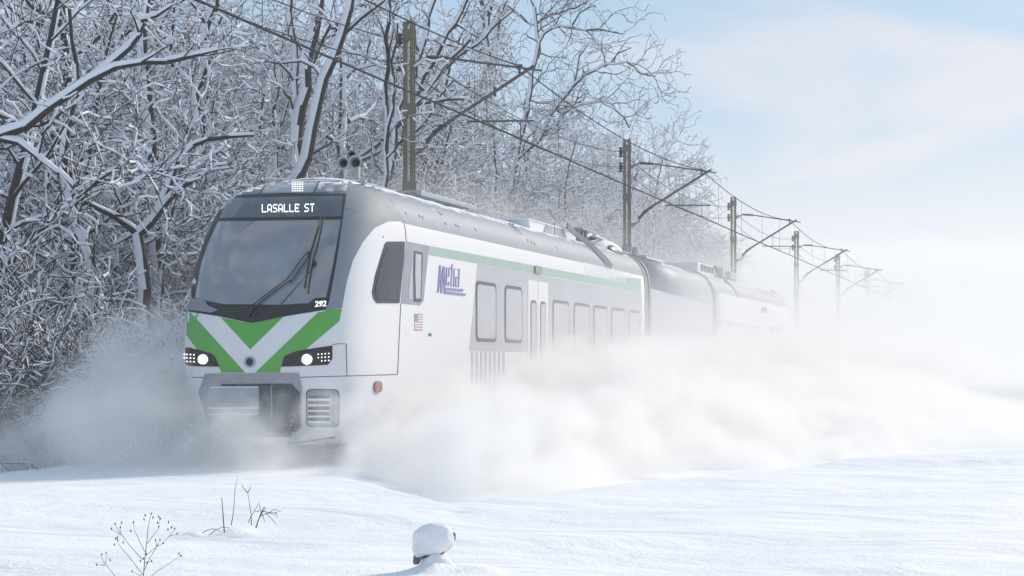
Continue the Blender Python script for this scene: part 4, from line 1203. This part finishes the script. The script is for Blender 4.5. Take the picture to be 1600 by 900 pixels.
# ------------------------------------------------------------------ foreground
def weed(name, label, cat, d, lines, buds, base, r=.0018):
    root = empty(name, at_depth(base[0], base[1], d)); tag(root, label, cat)
    loc = Vector(root.location); rg = random.Random(len(lines))
    for ln in lines:
        bm = bmesh.new()
        k = rg.uniform(-.05, .05)
        pts = [at_depth(x, y, d + k * i) - loc for i, (x, y) in enumerate(ln)]
        n = len(pts); rr = r * (1.6 if ln is lines[0] else 1)
        tube(bm, pts, [rr * (1 - .55 * i / max(1, n - 1)) for i in range(n)], 5)
        finish(bm, 'stem', M['weed'], root, True)
    if buds:
        bm = bmesh.new()
        for x, y in buds:
            c = at_depth(x, y, d) - loc
            bmesh.ops.create_icosphere(bm, subdivisions=1, radius=.0055, matrix=Matrix.Translation(c) @ Matrix.Rotation(rg.uniform(-.5, .5), 4, 'Y') @ Matrix.Diagonal((.75, .75, 1.5, 1)))
        finish(bm, 'seed_head', M['weed'], root, True)
        bm = bmesh.new()
        for x, y in buds:
            if rg.random() < .5: bmesh.ops.create_icosphere(bm, subdivisions=1, radius=.004, matrix=Matrix.Translation(at_depth(x, y - 1.5, d) - loc))
        finish(bm, 'seed_snow', M['tsnow'], root, True)
    return root
z7 = lambda X, Y: (140 + X / 5, 740 + Y / 5)
L7 = lambda *p: [z7(*q) for q in p]
weed('seeded_weed', 'dry branching weed with dark seed heads, low at the left of the snowfield', 'weed', 10.3,
     [L7((405, 960), (420, 800), (432, 660), (448, 520), (455, 430), (475, 330)), L7((425, 760), (470, 660), (525, 570), (570, 545), (620, 490), (665, 435)),
      L7((415, 790), (340, 690), (265, 600), (225, 550), (210, 500)), L7((410, 670), (320, 570), (245, 470), (235, 420), (250, 385)),
      L7((432, 610), (385, 520), (350, 440), (342, 385)), L7((450, 545), (500, 480), (540, 430), (545, 345)), L7((525, 570), (515, 520)), L7((525, 570), (550, 515)),
      L7((440, 640), (500, 590), (575, 540)), L7((455, 830), (530, 760), (620, 705), (710, 640)), L7((240, 900), (190, 790), (120, 705), (90, 650)), L7((120, 705), (140, 640)),
      L7((120, 720), (55, 712)), L7((240, 470), (200, 395)), L7((245, 480), (170, 432)), L7((620, 490), (685, 468)), L7((430, 700), (450, 690), (485, 690)), L7((405, 800), (335, 765))],
     L7((482, 312), (200, 392), (250, 383), (343, 380), (170, 430), (240, 420), (435, 326), (425, 358), (540, 337), (553, 352), (531, 383), (616, 378), (640, 420), (665, 430), (612, 437),
        (684, 468), (217, 497), (203, 508), (220, 520), (195, 553), (516, 520), (550, 516), (575, 543), (541, 415), (697, 624), (713, 642), (130, 620), (95, 632), (55, 712), (160, 675),
        (397, 682), (421, 664), (443, 627), (332, 762), (322, 448), (262, 538), (495, 342), (450, 700), (484, 684)), (228, 908))
weed('dry_stalks', 'thin upright dry stalks and a bent twig sticking from the snow below the train front', 'weed', 13.5,
     [L7((1056, 505), (1048, 400), (1040, 290), (1032, 185)), L7((1105, 405), (1120, 330), (1130, 230), (1135, 130), (1155, 40)), L7((1266, 402), (1262, 320), (1248, 230), (1235, 150)),
      L7((862, 488), (900, 450), (960, 430), (1010, 445), (1060, 480)), L7((935, 485), (980, 440), (1040, 418), (1092, 424)), L7((1130, 475), (1180, 465)), L7((1235, 150), (1200, 110), (1190, 85)), L7((1235, 150), (1265, 100))],
     [], (351, 838), .0032)
weed('dry_tuft', 'small ragged tuft of dry twigs to the right of the upright stalks', 'weed', 13.5,
     [L7((1298, 425), (1320, 360), (1345, 310), (1370, 270)), L7((1320, 360), (1340, 300), (1320, 225)), L7((1330, 330), (1390, 310), (1450, 305), (1500, 290)), L7((1345, 290), (1400, 305), (1440, 320), (1470, 345)),
      L7((1375, 310), (1420, 350), (1460, 400)), L7((1240, 385), (1262, 330), (1290, 290), (1320, 235)), L7((1330, 290), (1290, 300)), L7((1400, 310), (1440, 280), (1480, 285)), L7((1350, 320), (1370, 380)),
      L7((1450, 300), (1470, 330)), L7((1340, 310), (1360, 265), (1375, 262))], [], (400, 826), .003)
# blobs of snow caught on the tall stalk
# snow-capped marker board
mk = empty('marker_post', at_depth(680, 888, 11.0)); tag(mk, 'small tilted marker board with a thick cap of snow, standing in the foreground snow', 'marker')
ml = Vector(mk.location)
def flat(name, poly, m, d0, th, parent, dz=0):
    bm = bmesh.new()
    a = [bm.verts.new(at_depth(x, y, d0) - ml) for x, y in poly]; b = [bm.verts.new(at_depth(x, y, d0 + th) - ml) for x, y in poly]
    n = len(a); bm.faces.new(a); bm.faces.new(b[::-1])
    for i in range(n): bm.faces.new((a[i], b[i], b[(i + 1) % n], a[(i + 1) % n]))
    return finish(bm, name, m, parent)
z6 = lambda X, Y: (560 + X / 4.5, 700 + Y / 4.5)
flat('board', [z6(*p) for p in ((388, 755), (383, 808), (395, 822), (425, 818), (462, 760), (590, 748), (655, 700), (684, 640), (684, 600), (640, 580), (450, 620))], M['plank'], 11.0, .02, mk)
flat('post', [z6(*p) for p in ((452, 700), (450, 790), (440, 900), (485, 900), (492, 760), (505, 720))], M['plank'], 11.01, .03, mk)
flat('sign_face', [z6(*p) for p in ((455, 668), (500, 660), (505, 690), (455, 712))], mat('sign_white', (.55, .53, .52), .6), 10.99, .008, mk)
flat('sign_mark', [z6(*p) for p in ((474, 672), (487, 670), (486, 694), (476, 697))], mat('sign_red', (.38, .03, .02), .6), 10.984, .005, mk)
bm = bmesh.new(); bmesh.ops.create_icosphere(bm, subdivisions=5, radius=1)
cc = at_depth(*z6(535, 640), 11.0) - ml
for v in bm.verts:
    p = v.co.copy(); n_ = noise.noise(p * 1.6) * .12 + noise.noise(p * 5) * .03
    ux, uz = p.x, p.z
    sx = .122 * (1 + n_); sz = .092 * (1 + n_)
    if uz < 0:
        sz *= .88 + .35 * max(0, -ux) ** 1.5
    v.co = cc + RT * ux * sx + UP * (uz * sz - .018 * ux * 0) + FW * (p.y * .07 * (1 + n_)) 
for v in bm.verts:     # left side droops further down
    q = v.co - cc; lx = q.dot(RT)
    if lx < 0 and q.z < 0: v.co.z -= .05 * min(1, (-lx / .11)) ** 2
finish(bm, 'snow_cap', M['snow'], mk, True)
bm = bmesh.new(); bmesh.ops.create_icosphere(bm, subdivisions=4, radius=1)
cc = at_depth(*z6(545, 850), 11.02) - ml
for v in bm.verts:
    p = v.co.copy(); n_ = noise.noise(p * 2 + Vector((3, 0, 0))) * .15; k = 1 - .45 * max(0, p.z)
    v.co = cc + RT * p.x * .12 * k * (1 + n_) + UP * p.z * .105 * (1 + n_) + FW * p.y * .11 * k
finish(bm, 'snow_heap', M['snow'], mk, True)

# ------------------------------------------------------------------ powder snow and air
CLOUD_ON = True
def cloud_mat(name, step, col=(.998, .988, .972, 1)):
    m = bpy.data.materials.new(name); m.use_nodes = True
    nt = m.node_tree; nt.nodes.remove(nt.nodes['Principled BSDF'])
    v = nt.nodes.new('ShaderNodeVolumePrincipled')
    v.inputs['Color'].default_value = col
    v.inputs['Anisotropy'].default_value = .0
    v.inputs['Density'].default_value = 1.0
    nt.links.new(v.outputs[0], [n for n in nt.nodes if n.type == 'OUTPUT_MATERIAL'][0].inputs['Volume'])
    m.cycles.volume_step_rate = step
    return m
def cloud_field(t, co, far):
    x, y, z = t.xyz(co)
    yy = t.sub(y, 24.0)
    h = t.add(t.add(1.35, t.mul(yy, .038)), t.mul(t.mx(t.sub(y, 88), 0), .035))
    # plume beside the left flank of the nose
    h = t.add(h, t.mul(t.ss(y, 33, 38), t.ss(y, 66, 54, 0, .22)))
    gx = t.mul(t.ss(x, -16.6, -13.9, smooth=False), t.ss(x, -12.6, -13.6)); gy = t.ss(y, 25.0, 28.8)
    h = t.add(h, t.mul(t.mul(gx, gy), 1.25))
    h = t.sub(h, t.mul(t.mul(t.ss(x, -14.3, -16.6), t.ss(y, 48, 34)), 1.25))
    h = t.sub(h, t.mul(t.mul(t.ss(x, -11.3, -10.6), t.ss(y, 35.5, 31)), .45))
    # lower right in front of the nose
    fr = t.mul(t.mul(t.ss(x, -14.2, -13.2), t.ss(x, -9.6, -10.6)), t.ss(y, 28.4, 27.6))
    h = t.sub(h, t.mul(fr, .38))
    xr = t.add(t.add(-6.9, t.mul(t.mx(t.sub(y, 40), 0), .12)), t.mul(t.mx(t.sub(y, 62), 0), .33))
    xr = t.add(xr, t.mul(t.mx(t.sub(1.6, z), 0), t.ss(y, 27, 50, .5, 3.6)))
    xr = t.add(xr, t.ss(y, 74, 100, 0, 60)) if far else xr
    xl = t.sub(-16.5, t.mul(t.mx(t.sub(y, 60), 0), .15))
    e1 = t.m('DIVIDE', t.sub(h, z), t.add(.75, t.mul(yy, .012)))
    e2 = t.m('DIVIDE', t.sub(xr, x), 1.6)
    e3 = t.m('DIVIDE', t.sub(x, xl), 1.6)
    e4 = t.m('DIVIDE', t.sub(y, 24.6), 2.6)
    e = t.m('SMOOTH_MIN', t.m('SMOOTH_MIN', e1, e2, .5), t.m('SMOOTH_MIN', e3, e4, .5), .5)
    n3 = t.noise(t.vmap(co, (1, .6, 1)), .16, 4, .55, .3)
    nn = t.mul(t.sub(n3, .5), 2.2)
    cx = t.new('ShaderNodeCombineXYZ')
    for i_, v_ in enumerate((x, t.mul(t.sub(y, t.mul(z, 1.1)), .55), t.add(t.mul(z, .9), t.mul(y, .12)))): t.put(cx.inputs[i_], v_)
    sw = cx.outputs[0]
    if not far:
        n1 = t.noise(sw, .72, 1.5, .5, 0.0)
        n2 = t.noise(sw, 2.3, 6, .68, .35)
        na = t.add(t.mul(t.sub(n1, .5), 3.0), t.mul(t.sub(n2, .5), 2.8))
        k = t.ss(y, 48, 72)
        nn = t.add(t.mul(na, t.sub(1, k)), t.mul(nn, k))
    core = t.mul(t.ss(t.add(e, nn), .3, t.add(.75, t.mul(t.ss(z, .6, 2.2), .9))), t.ss(x, -10.3, -9.4, .55, 1.0))
    es = t.m('SMOOTH_MIN', t.m('DIVIDE', t.sub(t.add(h, t.ss(y, 40, 80, 0, .3)), z), 1.3), t.m('SMOOTH_MIN', e2, e3, .5), .5)
    soft = t.mul(t.ss(t.add(es, t.mul(nn, .4)), -1.7, .9), t.ss(y, 27.0, 36.0))
    D = t.ss(x, -11.0, -9.9, 1.0, 1.6)
    D = t.add(D, t.mul(t.ss(x, -13.0, -14.2), .75))
    D = t.mul(D, t.ss(y, 44, 80, 1.0, .022))
    D = t.mul(D, t.ss(y, 25.5, 29, .75, 1.0))
    dens = t.add(t.mul(core, D), t.mul(soft, t.m('MINIMUM', t.ss(y, 30, 42, .07, .09, False), t.ss(y, 44, 80, .09, .013, False))))
    if not far:      # warm drifting mist behind the front cars, in front of the wood
        mb = t.mul(t.mul(t.ss(x, -19.6, -17.6), t.ss(x, -13.2, -14.6)), t.mul(t.ss(y, 38, 50), t.ss(y, 74, 66)))
        mb = t.mul(mb, t.ss(t.add(z, t.mul(t.sub(n1, .5), 4.5)), 7.0, 3.6))
        dens = t.add(dens, t.mul(mb, .15))
    else:
        mb = t.mul(t.mul(t.ss(x, -26, -20), t.ss(x, -13.0, -15)), t.ss(y, 150, 100))
        dens = t.add(dens, t.mul(t.mul(mb, t.ss(t.add(z, t.mul(nn, 1.5)), 11, 4)), .035))
    # nothing at the walls of the grid
    if not far: dens = t.mul(dens, t.mul(t.ss(x, -21.4, -19.5), t.ss(x, 3.9, 2.9)))
    return dens
def vol_grid(name, lo, hi, vox, far, m, label, cat):
    """voxel volume evaluated once from the noise field"""
    vd = bpy.data.volumes.new(name); o = bpy.data.objects.new(name, vd); COL.objects.link(o)
    tag(o, label, cat, kind='stuff')
    g = bpy.data.node_groups.new(name, 'GeometryNodeTree')
    g.interface.new_socket('Geometry', in_out='INPUT', socket_type='NodeSocketGeometry')
    g.interface.new_socket('Geometry', in_out='OUTPUT', socket_type='NodeSocketGeometry')
    t = NT(g); go = t.new('NodeGroupOutput')
    pos = t.new('GeometryNodeInputPosition').outputs[0]
    vc = t.new('GeometryNodeVolumeCube')
    t.put(vc.inputs['Density'], cloud_field(t, pos, far))
    vc.inputs['Min'].default_value = lo; vc.inputs['Max'].default_value = hi
    for ax, a, b in zip('XYZ', lo, hi): vc.inputs['Resolution ' + ax].default_value = max(8, int((b - a) / vox))
    sm = t.new('GeometryNodeSetMaterial'); sm.inputs['Material'].default_value = m
    g.links.new(vc.outputs[0], sm.inputs[0]); g.links.new(sm.outputs[0], go.inputs[0])
    md = o.modifiers.new('density', 'NODES'); md.node_group = g
    vd.materials.append(m)
    return o
def vol_box(name, lo, hi, m, label=None, cat=None):
    bm = bmesh.new(); c = [(a + b) / 2 for a, b in zip(lo, hi)]; s = [b - a for a, b in zip(lo, hi)]
    box(bm, c, s); o = finish(bm, name, m); tag(o, label, cat, kind='stuff'); return o
S.cycles.volume_max_steps = 256
if CLOUD_ON:
    vol_grid('powder_snow', (-21.5, 23.6, -.8), (4, 74, 7.5), .105, False, cloud_mat('powder_near', 2.5), 'billowing cloud of powder snow thrown up around the train', 'powder snow')
    vol_grid('powder_snow', (-60, 74, -.9), (110, 320, 19), .8, True, cloud_mat('powder_far', 2.0), 'pale drifting snow mist far behind the train', 'snow mist')
hz = bpy.data.materials.new('haze'); hz.use_nodes = True
nt = hz.node_tree; nt.nodes.remove(nt.nodes['Principled BSDF'])
v = nt.nodes.new('ShaderNodeVolumePrincipled'); v.inputs['Color'].default_value = (.97, .975, .99, 1); v.inputs['Density'].default_value = .0010; v.inputs['Anisotropy'].default_value = .2
nt.links.new(v.outputs[0], [n for n in nt.nodes if n.type == 'OUTPUT_MATERIAL'][0].inputs['Volume'])
vol_box('haze', (-7200, -7200, -8), (7200, 7200, 34), hz)

# flecks of snow in the air
def flecks():
    rg = random.Random(9); V = []; Fc = []
    def fl(p, r):
        b = len(V)
        for k in ((1, 0, 0), (-1, 0, 0), (0, 1, 0), (0, -1, 0), (0, 0, 1), (0, 0, -1)): V.append(tuple(p[i] + k[i] * r * rg.uniform(.6, 1.2) for i in range(3)))
        for f in ((0, 2, 4), (2, 1, 4), (1, 3, 4), (3, 0, 4), (2, 0, 5), (1, 2, 5), (3, 1, 5), (0, 3, 5)): Fc.append(tuple(b + i for i in f))
    for i in range(5200):
        x = rg.gauss(-14.6, 1.1); y = rg.uniform(24.2, 27.9); z = abs(rg.gauss(0, .9)) * max(.15, (y - 24) / 4.5) + rg.uniform(-.2, .5)
        fl((x, y, z), rg.choice((.003, .004, .005, .008)))
    for i in range(2600):
        fl((rg.uniform(-13.6, -9.0), rg.uniform(24.5, 28.0) if rg.random() < .5 else rg.uniform(22.5, 26), rg.uniform(-.2, .35) + abs(rg.gauss(0, .35))), rg.choice((.003, .005, .007)))
    for i in range(1800):
        t_ = rg.gauss(0, 1); fl((rg.uniform(-8.8, -7.2), 27 + t_ * 3.5, rg.uniform(-.1, .9) + abs(rg.gauss(0, .2))), rg.choice((.004, .006, .008)))
    for cx, cy, cz in ((-9.6, 44, 2.4), (-9.6, 48, 2.6), (-9.6, 52, 2.6), (-9.6, 61, 2.8), (-9.6, 66, 2.8), (-9.6, 82, 3.0)):
        for i in range(130): fl((cx + rg.gauss(0, .3), cy + rg.gauss(0, .9), cz + rg.gauss(0, .32)), rg.choice((.007, .010, .013)))
    me = bpy.data.meshes.new('snow_flecks'); me.from_pydata(V, [], Fc)
    o = link_mesh('snow_flecks', me, M['tsnow']); tag(o, 'fine flecks of snow flying in the air around the train', 'snow flecks', kind='stuff')
flecks()
